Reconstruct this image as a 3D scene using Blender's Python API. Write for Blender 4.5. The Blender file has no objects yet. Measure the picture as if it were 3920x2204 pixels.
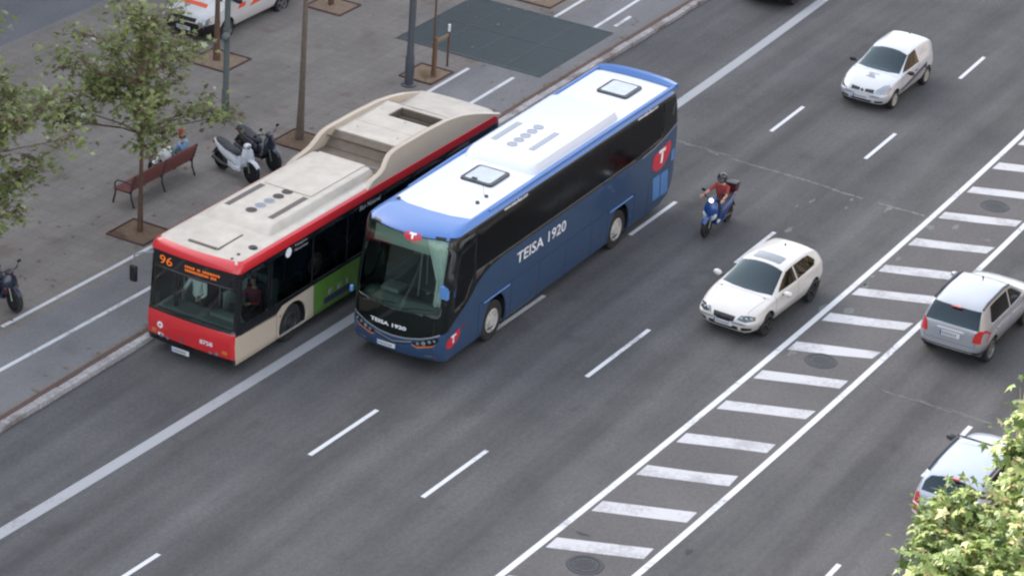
import bpy, bmesh, math, random
from mathutils import Vector, Matrix, noise
from mathutils.bvhtree import BVHTree
R = math.radians
PI = math.pi
S = bpy.context.scene
random.seed(7)

# ------------------------------------------------------------------ camera
# x runs up the avenue, y across it towards the far pavement, metres
CAM_F, CAM_PITCH, CAM_ROLL, CAM_YAW, CAM_H = 10991.8, 0.4524, 0.0749, 0.4885, 31.7605
PW, PH = 3920.0, 2204.0
_c, _s, _cp, _sp = math.cos(CAM_YAW), math.sin(CAM_YAW), math.cos(CAM_PITCH), math.sin(CAM_PITCH)
FWD = Vector((_c*_cp, _s*_cp, -_sp))
_r0 = Vector((_s, -_c, 0))
_u0 = _r0.cross(FWD)
RGT = _r0*math.cos(CAM_ROLL) + _u0*math.sin(CAM_ROLL)
UPV = -_r0*math.sin(CAM_ROLL) + _u0*math.cos(CAM_ROLL)
EYE = Vector((0, 0, CAM_H))
cd = bpy.data.cameras.new('camera')
cam = bpy.data.objects.new('camera', cd)
S.collection.objects.link(cam)
cam.matrix_world = Matrix.Translation(EYE) @ Matrix((RGT, UPV, -FWD)).transposed().to_4x4()
cd.sensor_fit = 'HORIZONTAL'
cd.sensor_width = 36
cd.lens = 36*CAM_F/PW
cd.clip_start = 1
cd.clip_end = 3000
S.camera = cam

def at(px, py, z=0.0):
    """ground-plane survey: point of height z seen at a photograph pixel"""
    d = FWD + RGT*((px-PW/2)/CAM_F) - UPV*((py-PH/2)/CAM_F)
    t = (z-CAM_H)/d.z
    return EYE + d*t

# ------------------------------------------------------------------ sky and sun
SUN_EL, SUN_AZ = R(26.5), R(82)          # azimuth measured from +x towards +y
w = bpy.data.worlds.new('World'); S.world = w; w.use_nodes = True
nt = w.node_tree
bg = nt.nodes['Background']
sky = nt.nodes.new('ShaderNodeTexSky'); sky.sky_type = 'NISHITA'; sky.sun_disc = False
sky.sun_elevation = SUN_EL
sky.sun_rotation = PI/2 - SUN_AZ
sky.air_density = 1.0; sky.dust_density = 3.5; sky.ozone_density = 0.6
hs = nt.nodes.new('ShaderNodeHueSaturation'); hs.inputs['Saturation'].default_value = .5
nt.links.new(sky.outputs[0], hs.inputs['Color']); nt.links.new(hs.outputs[0], bg.inputs[0])
bg.inputs[1].default_value = 0.15
sd = bpy.data.lights.new('sun', 'SUN'); sun = bpy.data.objects.new('sun', sd)
S.collection.objects.link(sun)
sd.energy = 3.2; sd.angle = R(0.5); sd.color = (1.0, 0.93, 0.80)
dirv = Vector((math.cos(SUN_EL)*math.cos(SUN_AZ), math.cos(SUN_EL)*math.sin(SUN_AZ), math.sin(SUN_EL)))
sun.rotation_euler = dirv.to_track_quat('Z', 'Y').to_euler()
S.view_settings.view_transform = 'Standard'
S.view_settings.look = 'None'
S.view_settings.gamma = 1
S.view_settings.exposure = 2.10
S.render.engine = 'CYCLES'
S.cycles.pixel_filter_type = 'BLACKMAN_HARRIS'
S.cycles.filter_width = 2.3
S.cycles.max_bounces = 6
S.cycles.transparent_max_bounces = 16

# ------------------------------------------------------------------ materials
def nodes_of(name):
    m = bpy.data.materials.new(name); m.use_nodes = True
    return m, m.node_tree, m.node_tree.nodes['Principled BSDF']

def srgb(c):
    return tuple((x/255/12.92 if x/255 <= .04045 else ((x/255+.055)/1.055)**2.4) for x in c)

def mat(name, col, rough=.5, metal=0, coat=0, var=.06, scale=3.0, bump=0, bscale=60, emit=0, spec=.5, alpha=1):
    """paint or plastic with faint procedural dirt"""
    m, t, p = nodes_of(name)
    p.inputs['Roughness'].default_value = rough
    p.inputs['Metallic'].default_value = metal
    p.inputs['Coat Weight'].default_value = coat
    p.inputs['Coat Roughness'].default_value = .05
    p.inputs['Specular IOR Level'].default_value = spec
    tc = t.nodes.new('ShaderNodeTexCoord')
    n = t.nodes.new('ShaderNodeTexNoise'); n.inputs['Scale'].default_value = scale; n.inputs['Detail'].default_value = 6
    t.links.new(tc.outputs['Object'], n.inputs['Vector'])
    mx = t.nodes.new('ShaderNodeMix'); mx.data_type = 'RGBA'
    c = tuple(col)+(1,)
    mx.inputs['A'].default_value = tuple(max(0, x*(1-var)) for x in col)+(1,)
    mx.inputs['B'].default_value = tuple(min(1, x*(1+var)) for x in col)+(1,)
    t.links.new(n.outputs['Fac'], mx.inputs['Factor'])
    t.links.new(mx.outputs['Result'], p.inputs['Base Color'])
    if bump:
        n2 = t.nodes.new('ShaderNodeTexNoise'); n2.inputs['Scale'].default_value = bscale; n2.inputs['Detail'].default_value = 3
        t.links.new(tc.outputs['Object'], n2.inputs['Vector'])
        b = t.nodes.new('ShaderNodeBump'); b.inputs['Strength'].default_value = bump; b.inputs['Distance'].default_value = .02
        t.links.new(n2.outputs['Fac'], b.inputs['Height']); t.links.new(b.outputs['Normal'], p.inputs['Normal'])
    if emit:
        p.inputs['Emission Color'].default_value = c; p.inputs['Emission Strength'].default_value = emit
    m.diffuse_color = c
    return m

def glass(name, tint, rough=.02, ior=1.5, gl=(1, 1, 1), wob=.04):
    m, t, p = nodes_of(name); t.nodes.remove(p)
    out = t.nodes['Material Output']
    tr = t.nodes.new('ShaderNodeBsdfTransparent'); tr.inputs[0].default_value = tuple(tint)+(1,)
    g = t.nodes.new('ShaderNodeBsdfGlossy'); g.inputs['Roughness'].default_value = rough; g.inputs[0].default_value = tuple(gl)+(1,)
    f = t.nodes.new('ShaderNodeFresnel'); f.inputs[0].default_value = ior
    n = t.nodes.new('ShaderNodeTexNoise'); n.inputs['Scale'].default_value = 1.3
    b = t.nodes.new('ShaderNodeBump'); b.inputs['Strength'].default_value = wob; b.inputs['Distance'].default_value = .05
    tc = t.nodes.new('ShaderNodeTexCoord'); t.links.new(tc.outputs['Object'], n.inputs['Vector'])
    t.links.new(n.outputs['Fac'], b.inputs['Height']); t.links.new(b.outputs['Normal'], g.inputs['Normal'])
    mx = t.nodes.new('ShaderNodeMixShader')
    t.links.new(f.outputs[0], mx.inputs[0]); t.links.new(tr.outputs[0], mx.inputs[1]); t.links.new(g.outputs[0], mx.inputs[2])
    t.links.new(mx.outputs[0], out.inputs['Surface'])
    return m

def ground_mat(name, c1, c2, streak=None, speck=.25, rough=.85, tile=0, patches=None, crack=0, bump=.25):
    """asphalt or paving: world-space blotches, wheel streaks along x, aggregate speckle, optional paving joints"""
    m, t, p = nodes_of(name)
    N, L = t.nodes, t.links
    p.inputs['Roughness'].default_value = rough
    p.inputs['Specular IOR Level'].default_value = .35
    tc = N.new('ShaderNodeTexCoord')
    def noi(scale, det=5, st=None, rough=.5):
        n = N.new('ShaderNodeTexNoise'); n.inputs['Scale'].default_value = scale; n.inputs['Detail'].default_value = det; n.inputs['Roughness'].default_value = rough
        if st:
            mp = N.new('ShaderNodeMapping'); mp.inputs['Scale'].default_value = st
            L.new(tc.outputs['Object'], mp.inputs['Vector']); L.new(mp.outputs[0], n.inputs['Vector'])
        else: L.new(tc.outputs['Object'], n.inputs['Vector'])
        return n
    def ramp(src, a, b, ca, cb):
        r = N.new('ShaderNodeValToRGB'); r.color_ramp.elements[0].position = a; r.color_ramp.elements[1].position = b
        r.color_ramp.elements[0].color = ca; r.color_ramp.elements[1].color = cb
        L.new(src, r.inputs[0]); return r
    def mul(a, b, fac=1, mode='MULTIPLY'):
        x = N.new('ShaderNodeMix'); x.data_type = 'RGBA'; x.blend_type = mode
        x.inputs['Factor'].default_value = fac
        L.new(a, x.inputs['A']); L.new(b, x.inputs['B']); return x.outputs['Result']
    base = ramp(noi(.35, 7, None, .6).outputs['Fac'], .32, .68, tuple(c1)+(1,), tuple(c2)+(1,)).outputs[0]
    if streak:
        s = ramp(noi(1, 4, (.05, 1.1, 1)).outputs['Fac'], .35, .7, (1-streak,)*3+(1,), (1+streak*.4,)*3+(1,)).outputs[0]
        base = mul(base, s)
    sp = ramp(noi(28, 4, None, .8).outputs['Fac'], .3, .7, (1-speck,)*3+(1,), (1+speck,)*3+(1,)).outputs[0]
    base = mul(base, sp)
    sp2 = ramp(noi(9, 3, None, .7).outputs['Fac'], .33, .67, (1-speck*.45,)*3+(1,), (1+speck*.45,)*3+(1,)).outputs[0]
    base = mul(base, sp2)
    if patches:
        pn = ramp(noi(.9, 4).outputs['Fac'], patches[1], patches[1]+.08, (1, 1, 1, 1), tuple(patches[0])+(1,)).outputs[0]
        base = mul(base, pn)
    if tile:
        br = N.new('ShaderNodeTexBrick'); br.inputs['Scale'].default_value = 1; br.inputs['Brick Width'].default_value = tile; br.inputs['Row Height'].default_value = tile
        br.inputs['Mortar Size'].default_value = .012; br.offset = 0
        br.inputs['Color1'].default_value = (.93, .93, .93, 1); br.inputs['Color2'].default_value = (1.05, 1.04, 1.03, 1); br.inputs['Mortar'].default_value = (.76, .76, .76, 1)
        L.new(tc.outputs['Object'], br.inputs['Vector'])
        base = mul(base, br.outputs['Color'], .75)
    L.new(base, p.inputs['Base Color'])
    b = N.new('ShaderNodeBump'); b.inputs['Strength'].default_value = bump; b.inputs['Distance'].default_value = .01
    L.new(noi(45, 3).outputs['Fac'], b.inputs['Height']); L.new(b.outputs['Normal'], p.inputs['Normal'])
    return m

def worn_paint(name, col, wear=.35, under=(.06, .06, .065)):
    m, t, p = nodes_of(name); N, L = t.nodes, t.links
    p.inputs['Roughness'].default_value = .6
    tc = N.new('ShaderNodeTexCoord')
    n = N.new('ShaderNodeTexNoise'); n.inputs['Scale'].default_value = 9; n.inputs['Detail'].default_value = 8; n.inputs['Roughness'].default_value = .75
    L.new(tc.outputs['Object'], n.inputs['Vector'])
    r = N.new('ShaderNodeValToRGB'); r.color_ramp.elements[0].position = wear; r.color_ramp.elements[1].position = wear+.12
    r.color_ramp.elements[0].color = tuple(under)+(1,); r.color_ramp.elements[1].color = tuple(col)+(1,)
    n2 = N.new('ShaderNodeTexNoise'); n2.inputs['Scale'].default_value = 1.1; n2.inputs['Detail'].default_value = 3
    L.new(tc.outputs['Object'], n2.inputs['Vector'])
    mm = N.new('ShaderNodeMath'); mm.operation = 'MULTIPLY_ADD'; mm.inputs[1].default_value = .55; L.new(n2.outputs['Fac'], mm.inputs[0])
    m3 = N.new('ShaderNodeMath'); m3.operation = 'MULTIPLY'; m3.inputs[1].default_value = .62; L.new(n.outputs['Fac'], m3.inputs[0]); L.new(m3.outputs[0], mm.inputs[2])
    L.new(mm.outputs[0], r.inputs[0]); L.new(r.outputs[0], p.inputs['Base Color'])
    return m

def leaf_mat(name, cols, trans=.35, zscale=.9):
    """leaf colour varies from leaf to leaf by a random face attribute"""
    m, t, p = nodes_of(name); N, L = t.nodes, t.links
    a = N.new('ShaderNodeAttribute'); a.attribute_name = 'tone'
    r = N.new('ShaderNodeValToRGB')
    e = r.color_ramp.elements
    e[0].position = 0; e[0].color = tuple(cols[0])+(1,)
    e[1].position = 1; e[1].color = tuple(cols[-1])+(1,)
    for i, c in enumerate(cols[1:-1]):
        x = e.new((i+1)/(len(cols)-1)); x.color = tuple(c)+(1,)
    L.new(a.outputs['Fac'], r.inputs[0])
    L.new(r.outputs[0], p.inputs['Base Color'])
    p.inputs['Roughness'].default_value = .5
    tr = N.new('ShaderNodeBsdfTranslucent'); L.new(r.outputs[0], tr.inputs[0])
    mx = N.new('ShaderNodeMixShader'); mx.inputs[0].default_value = trans
    L.new(p.outputs[0], mx.inputs[1]); L.new(tr.outputs[0], mx.inputs[2])
    L.new(mx.outputs[0], N['Material Output'].inputs['Surface'])
    return m

M = {}
M['asphalt'] = ground_mat('asphalt', (.086, .084, .085), (.122, .117, .116), streak=.30, speck=.28, patches=((.86, .86, .85), .62))
M['asphalt_hatch'] = ground_mat('asphalt_hatched_island', (.105, .098, .098), (.135, .125, .122), streak=.05, speck=.22, patches=((1.12, 1.14, 1.08), .66))
M['pavement'] = ground_mat('pavement_slabs', (.182, .162, .144), (.248, .224, .200), streak=.14, speck=.14, tile=.4, patches=((.86, .80, .77), .60))
M['bike'] = ground_mat('cycle_lane', (.172, .167, .168), (.222, .218, .218), streak=.10, speck=.15, patches=((.88, .84, .84), .62))
M['service'] = ground_mat('service_asphalt', (.135, .137, .145), (.175, .175, .182), streak=.1, speck=.2)
M['granite'] = ground_mat('granite_kerb', (.27, .255, .25), (.44, .42, .41), speck=.4, patches=((.62, .56, .54), .55))
M['gutter'] = ground_mat('brown_gutter', (.10, .062, .052), (.14, .09, .078), speck=.2)
M['soil'] = ground_mat('pit_soil', (.13, .085, .055), (.19, .13, .085), speck=.35, patches=((.6, .5, .45), .6))
M['soil_bare'] = ground_mat('sandy_soil', (.18, .125, .085), (.26, .19, .13), speck=.3, patches=((.6, .55, .4), .58))
M['seam'] = ground_mat('crack_filler', (.14, .145, .135), (.19, .195, .185), speck=.4)
M['road_paint'] = worn_paint('white_road_paint', (.64, .64, .65), .43, (.3, .3, .31))
M['bus_paint'] = worn_paint('grey_worn_lane_paint', (.36, .36, .37), .40, (.25, .25, .27))
M['hatch_paint'] = worn_paint('hatch_road_paint', (.52, .515, .52), .48, (.36, .35, .36))
M['stain'] = ground_mat('oil_stain', (.05, .05, .055), (.07, .07, .075), speck=.2)
M['iron'] = mat('cast_iron', (.055, .055, .06), .6, .3, bump=.5, bscale=25)
M['steel_grate'] = mat('grate_steel', (.085, .105, .112), .55, .2, var=.2)
M['grate_dark'] = mat('grate_slot', (.05, .06, .064), .8)
M['rust_steel'] = mat('rusty_edge', (.10, .05, .045), .7)
M['black'] = mat('black_plastic', (.012, .012, .014), .35)
M['black_gloss'] = mat('black_gloss_paint', (.008, .009, .011), .08, coat=.6)
M['coach_black'] = mat('black_band_paint', (.006, .009, .008), .05)
M['matte_black'] = mat('matte_black', (.012, .012, .013), .85)
M['rubber'] = mat('tyre_rubber', (.022, .021, .022), .8, var=.2, scale=8)
M['dark_grey'] = mat('dark_grey_plastic', (.045, .046, .05), .5)
M['grey'] = mat('mid_grey', (.22, .22, .23), .5)
M['rim_cream'] = mat('cream_rim', (.52, .49, .44), .4, var=.12)
M['rim_alloy'] = mat('alloy_rim', (.30, .29, .29), .35, .6)
M['rim_dark'] = mat('dusty_dark_rim', (.05, .048, .048), .5, .3)
M['chrome'] = mat('chrome', (.7, .7, .72), .15, 1)
M['lamp'] = mat('headlamp_lens', (.34, .37, .39), .08, .5, coat=1, var=.3, scale=14)
M['lamp_dark'] = mat('smoked_headlamp', (.10, .11, .12), .08, .4, coat=1, var=.5, scale=14)
M['lamp_bulb'] = mat('lit_lamp', (1, 1, .95), .3, emit=.35)
M['orange_lens'] = mat('amber_lens', (.65, .17, .03), .2, coat=.5)
M['red_lens'] = mat('red_lens', (.50, .02, .02), .15, coat=1, var=.25, scale=12)
M['plate'] = mat('number_plate', (.62, .62, .63), .4)
M['plate_ink'] = mat('plate_ink', (.12, .12, .14), .5)
M['plate_blue'] = mat('plate_blue_band', (.03, .08, .35), .5)
M['white_car'] = mat('white_car_paint', (.58, .59, .61), .3, coat=.7, var=.03)
M['cream_car'] = mat('ivory_car_paint', (.61, .58, .54), .3, coat=.7, var=.03)
M['silver_car'] = mat('silver_car_paint', (.41, .425, .455), .32, .45, coat=.7, var=.04)
M['patrol_paint'] = mat('silver_blue_paint', (.42, .46, .52), .35, .2, coat=.6, var=.05)
M['silver_low'] = mat('silver_bumper_trim', (.62, .62, .62), .4, .3)
M['bus_cream'] = mat('cream_bus_paint', (.53, .435, .335), .4, coat=.3, var=.06)
M['bus_roof'] = mat('dusty_cream_roof', (.54, .485, .41), .6, var=.26, scale=2.6)
M['bus_red'] = mat('red_bus_paint', (.60, .024, .03), .3, coat=.6)
M['bus_green'] = mat('green_advert', (.10, .23, .03), .35, coat=.3, var=.25, scale=2)
M['coach_blue'] = mat('blue_coach_paint', (.028, .064, .135), .3, coat=.7, var=.08)
M['coach_cap'] = mat('blue_coach_roof_edge', (.045, .15, .42), .35, coat=.5, var=.06)
M['coach_white'] = mat('white_coach_roof', (.67, .69, .73), .4, coat=.3, var=.03)
M['panel_blue'] = mat('light_blue_flap', (.10, .24, .52), .4)
M['emblem_red'] = mat('emblem_red', (.62, .02, .04), .35, coat=.5)
M['emblem_white'] = mat('lettering_white', (.85, .85, .86), .4)
M['text_grey'] = mat('lettering_pale', (.45, .47, .48), .5)
M['ink'] = mat('dark_lettering', (.03, .03, .07), .5)
M['led'] = mat('orange_led', (.8, .16, .02), .5, emit=.10)
M['vent'] = mat('brown_vent', (.12, .10, .09), .7, var=.3, scale=20)
M['vent_grey'] = mat('grey_vent', (.34, .36, .40), .6)
M['dust_brown'] = mat('dust_brown_metal', (.15, .115, .085), .7, var=.3, scale=6)
M['glass_bus'] = glass('bus_window_glass', (.74, .86, .82), ior=1.65)
M['glass_bus_dark'] = glass('dark_bus_window_glass', (.22, .28, .27), ior=1.4)
M['glass_coach'] = glass('coach_side_glass', (.015, .02, .019), ior=1.42, wob=.10, rough=.13)
M['glass_rear'] = glass('rear_car_glass', (.06, .09, .10), ior=1.65, gl=(.7, .9, 1))
M['glass_screen'] = glass('coach_windscreen_glass', (.74, .86, .79), ior=1.75, gl=(.8, 1, .9))
M['glass_car'] = glass('car_glass', (.20, .30, .33), ior=1.7, gl=(.7, .9, 1))
M['glass_tint'] = glass('tinted_car_glass', (.035, .05, .055), ior=1.42)
M['skylight'] = mat('skylight_glass', (.26, .30, .33), .1, coat=.6, var=.3, scale=4)
M['sunroof'] = mat('sunroof_glass', (.12, .13, .14), .08, coat=1, var=.2)
M['trim_in'] = mat('interior_trim', (.07, .075, .078), .8)
M['bus_trim'] = mat('pale_bus_interior', (.30, .33, .32), .8)
M['dash'] = mat('dashboard_grey', (.20, .24, .23), .6)
M['dash_light'] = mat('pale_dashboard', (.36, .43, .39), .6)
M['seat_blue'] = mat('blue_seat', (.04, .07, .17), .8)
M['seat_dark'] = mat('dark_seat', (.03, .032, .04), .85)
M['seat_grey'] = mat('grey_seat', (.10, .10, .115), .85)
M['rail'] = mat('handrail', (.30, .42, .42), .35, .5)
M['sky_reflection'] = mat('pale_sky_reflection', (.78, .80, .78), .9, var=.15, scale=9)
M['skin'] = mat('skin', (.50, .29, .20), .55)
M['hair_dark'] = mat('dark_hair', (.03, .02, .016), .7)
M['hair_red'] = mat('red_hair', (.26, .045, .03), .7)
M['shirt_white'] = mat('white_shirt', (.80, .82, .80), .85)
M['shirt_blue'] = mat('light_blue_shirt', (.24, .36, .55), .85)
M['shirt_red'] = mat('red_shirt', (.30, .045, .04), .85, var=.2, scale=6)
M['shirt_maroon'] = mat('maroon_jumper', (.20, .035, .04), .85)
M['jeans'] = mat('jeans', (.04, .07, .13), .9)
M['trousers'] = mat('dark_trousers', (.03, .03, .035), .9)
M['shoe'] = mat('shoe', (.05, .045, .04), .6)
M['shoe_white'] = mat('white_shoe', (.55, .56, .52), .6)
M['helmet'] = mat('dark_helmet', (.02, .025, .035), .2, coat=.6)
M['visor'] = mat('visor', (.16, .12, .12), .15, coat=.6)
M['moto_blue'] = mat('blue_scooter_paint', (.02, .07, .26), .25, coat=.8)
M['moto_white'] = mat('white_scooter_paint', (.70, .72, .75), .3, coat=.6)
M['moto_black'] = mat('dark_scooter_paint', (.018, .022, .04), .3, coat=.6)
M['moto_maroon'] = mat('maroon_moto_paint', (.08, .012, .015), .3, coat=.6)
M['seat_vinyl'] = mat('black_vinyl', (.02, .022, .028), .5)
M['fork'] = mat('fork_metal', (.32, .34, .30), .35, .7)
M['engine'] = mat('engine_metal', (.09, .09, .09), .5, .5)
M['wood_red'] = mat('red_stained_slats', (.15, .04, .033), .6, var=.25, scale=12)
M['bench_iron'] = mat('bench_iron', (.045, .042, .05), .5, .3)
M['pole_grey'] = mat('grey_pole', (.085, .09, .105), .5, .2, var=.12)
M['pole_green'] = mat('green_grey_pole', (.115, .135, .13), .5, .2, var=.15)
M['bark'] = mat('plane_bark', (.15, .115, .085), .85, var=.45, scale=7, bump=.5, bscale=14)
M['bark_brown'] = mat('brown_bark', (.13, .075, .05), .85, var=.4, scale=8, bump=.5, bscale=14)
M['stake'] = mat('wooden_stake', (.20, .11, .06), .8, var=.3, scale=10)
M['strap'] = mat('stake_strap', (.26, .20, .12), .8)
M['amb_white'] = mat('white_van_paint', (.60, .59, .58), .35, coat=.5)
M['amb_red'] = mat('orange_red_marking', (.75, .10, .035), .4)
M['facade'] = mat('rendered_facade', (.42, .36, .30), .9, var=.12, scale=.4)
M['facade_near'] = mat('dark_brick_facade', (.20, .15, .115), .9, var=.15, scale=.4)
M['facade_win'] = mat('facade_window', (.05, .06, .07), .1)
M['far_car'] = mat('dark_car_paint', (.02, .022, .028), .25, coat=.7)
M['leaf_shade'] = leaf_mat('plane_leaves', [(.15, .11, .06), (.14, .17, .055), (.20, .235, .075), (.25, .29, .095), (.34, .37, .16), (.50, .52, .38)], .3)
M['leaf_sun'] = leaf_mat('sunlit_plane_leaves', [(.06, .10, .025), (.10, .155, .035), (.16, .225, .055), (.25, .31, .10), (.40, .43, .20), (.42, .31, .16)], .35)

# ------------------------------------------------------------------ object helpers
def link(o, parent=None):
    S.collection.objects.link(o)
    if parent is not None: o.parent = parent
    return o

def tag(o, label=None, cat=None, group=None, kind=None):
    if label: o['label'] = label
    if cat: o['category'] = cat
    if group: o['group'] = group
    if kind: o['kind'] = kind
    return o

def thing(name, label, cat, loc=(0, 0, 0), rz=0, group=None):
    o = link(bpy.data.objects.new(name, None))
    o.empty_display_size = .3
    o.location = loc; o.rotation_euler = (0, 0, rz)
    return tag(o, label, cat, group)

def obj(name, bm, mats, parent=None, smooth=35, label=None):
    if isinstance(mats, (str,)): mats = [mats]
    me = bpy.data.meshes.new(name)
    if smooth:
        bm.normal_update()
        for f in bm.faces: f.smooth = True
        a = R(smooth)
        for e in bm.edges:
            if len(e.link_faces) == 2 and e.calc_face_angle(0) > a: e.smooth = False
    bm.to_mesh(me); bm.free()
    for m in mats: me.materials.append(M[m])
    o = link(bpy.data.objects.new(name, me), parent)
    if label: o['label'] = label
    return o

def B(): return bmesh.new()

def box(bm, c, s, rot=None, bev=0, mi=0):
    """centre, full size"""
    r = bmesh.ops.create_cube(bm, size=1)
    vs = r['verts']
    mt = Matrix.Translation(Vector(c)) @ (rot if rot is not None else Matrix()) @ Matrix.Diagonal((s[0], s[1], s[2], 1))
    bmesh.ops.transform(bm, matrix=mt, verts=vs)
    fs = set(f for v in vs for f in v.link_faces)
    if bev:
        es = list(set(e for v in vs for e in v.link_edges))
        rr = bmesh.ops.bevel(bm, geom=es, offset=bev, segments=2, affect='EDGES', profile=.6)
        fs = set(rr['faces']) | set(f for f in fs if f.is_valid)
    for f in fs: f.material_index = mi
    return bm

def tube(bm, pts, rad, n=8, cap=True, mi=0):
    pts = [Vector(p) for p in pts]
    if not hasattr(rad, '__len__'): rad = [rad]*len(pts)
    rings = []
    prev = None
    for i, p in enumerate(pts):
        d = (pts[min(i+1, len(pts)-1)] - pts[max(i-1, 0)])
        d = d.normalized() if d.length > 1e-9 else Vector((0, 0, 1))
        if prev is None:
            a = d.orthogonal().normalized()
        else:
            a = (prev - d*prev.dot(d))
            a = a.normalized() if a.length > 1e-6 else d.orthogonal().normalized()
        prev = a
        b = d.cross(a)
        rings.append([bm.verts.new(p + (a*math.cos(2*PI*k/n) + b*math.sin(2*PI*k/n))*rad[i]) for k in range(n)])
    fs = []
    for r0, r1 in zip(rings, rings[1:]):
        for k in range(n):
            fs.append(bm.faces.new((r0[k], r0[(k+1) % n], r1[(k+1) % n], r1[k])))
    if cap:
        fs.append(bm.faces.new(rings[0][::-1])); fs.append(bm.faces.new(rings[-1]))
    for f in fs: f.material_index = mi
    return bm

def lathe(bm, prof, axis='Y', c=(0, 0, 0), n=24, mi=0):
    """profile of (radius, height along axis)"""
    rings = []
    for r, h in prof:
        ring = []
        for k in range(n):
            a = 2*PI*k/n
            if axis == 'Y': v = (c[0]+r*math.cos(a), c[1]+h, c[2]+r*math.sin(a))
            elif axis == 'Z': v = (c[0]+r*math.cos(a), c[1]+r*math.sin(a), c[2]+h)
            else: v = (c[0]+h, c[1]+r*math.cos(a), c[2]+r*math.sin(a))
            ring.append(bm.verts.new(v))
        rings.append(ring)
    for r0, r1 in zip(rings, rings[1:]):
        for k in range(n):
            f = bm.faces.new((r0[k], r0[(k+1) % n], r1[(k+1) % n], r1[k])); f.material_index = mi
    return bm

def disc(bm, c, r, axis='Y', n=24, mi=0):
    vs = []
    for k in range(n):
        a = 2*PI*k/n
        if axis == 'Y': v = (c[0]+r*math.cos(a), c[1], c[2]+r*math.sin(a))
        elif axis == 'Z': v = (c[0]+r*math.cos(a), c[1]+r*math.sin(a), c[2])
        else: v = (c[0], c[1]+r*math.cos(a), c[2]+r*math.sin(a))
        vs.append(bm.verts.new(v))
    f = bm.faces.new(vs); f.material_index = mi
    return bm

def prism(bm, poly, z0, z1, axis='Z', mi=0):
    """extrude a 2-D outline along an axis: Z -> (x,y), Y -> (x,z), X -> (y,z)"""
    def P(u, v, h):
        return {'Z': (u, v, h), 'Y': (u, h, v), 'X': (h, u, v)}[axis]
    a = [bm.verts.new(P(u, v, z0)) for u, v in poly]
    b = [bm.verts.new(P(u, v, z1)) for u, v in poly]
    fs = [bm.faces.new(a), bm.faces.new(b[::-1])]
    n = len(poly)
    for i in range(n): fs.append(bm.faces.new((a[i], b[i], b[(i+1) % n], a[(i+1) % n])))
    for f in fs: f.material_index = mi
    bmesh.ops.recalc_face_normals(bm, faces=fs)
    return bm

def ellipsoid(bm, c, s, rot=None, seg=14, mi=0):
    r = bmesh.ops.create_uvsphere(bm, u_segments=seg, v_segments=max(6, seg*2//3), radius=1)
    mt = Matrix.Translation(Vector(c)) @ (rot if rot is not None else Matrix()) @ Matrix.Diagonal((s[0], s[1], s[2], 1))
    bmesh.ops.transform(bm, matrix=mt, verts=r['verts'])
    for f in set(f for v in r['verts'] for f in v.link_faces): f.material_index = mi
    return bm

def loft(bm, rings, close=True, cap=True, mi=0):
    rv = [[bm.verts.new(p) for p in r] for r in rings]
    n = len(rings[0])
    for a, b in zip(rv, rv[1:]):
        for k in range(n if close else n-1):
            f = bm.faces.new((a[k], a[(k+1) % n], b[(k+1) % n], b[k])); f.material_index = mi
    if cap:
        for r in (rv[0][::-1], rv[-1]):
            f = bm.faces.new(r); f.material_index = mi
    return bm

def subsurf(bm, lv):
    """smooth a cage with Catmull-Clark and return the dense bmesh"""
    me = bpy.data.meshes.new('tmp'); bm.to_mesh(me); bm.free()
    o = bpy.data.objects.new('tmp', me); S.collection.objects.link(o)
    md = o.modifiers.new('s', 'SUBSURF'); md.levels = lv; md.render_levels = lv; md.boundary_smooth = 'PRESERVE_CORNERS'
    dg = bpy.context.evaluated_depsgraph_get()
    e = o.evaluated_get(dg)
    m2 = bpy.data.meshes.new_from_object(e)
    bpy.data.objects.remove(o); bpy.data.meshes.remove(me)
    out = bmesh.new(); out.from_mesh(m2); bpy.data.meshes.remove(m2)
    return out

# --- cutting outlines out of a body shell -----------------------------------
VIEW = {'L': (Vector((0, 1, 0)), lambda c: (c.x, c.z)), 'R': (Vector((0, -1, 0)), lambda c: (c.x, c.z)),
        'F': (Vector((1, 0, 0)), lambda c: (c.y, c.z)), 'K': (Vector((-1, 0, 0)), lambda c: (c.y, c.z)),
        'T': (Vector((0, 0, 1)), lambda c: (c.x, c.y))}

def inpoly(p, poly):
    x, y = p; r = False; n = len(poly)
    for i in range(n):
        x1, y1 = poly[i]; x2, y2 = poly[(i+1) % n]
        if (y1 > y) != (y2 > y) and x < (x2-x1)*(y-y1)/(y2-y1)+x1: r = not r
    return r

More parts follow.
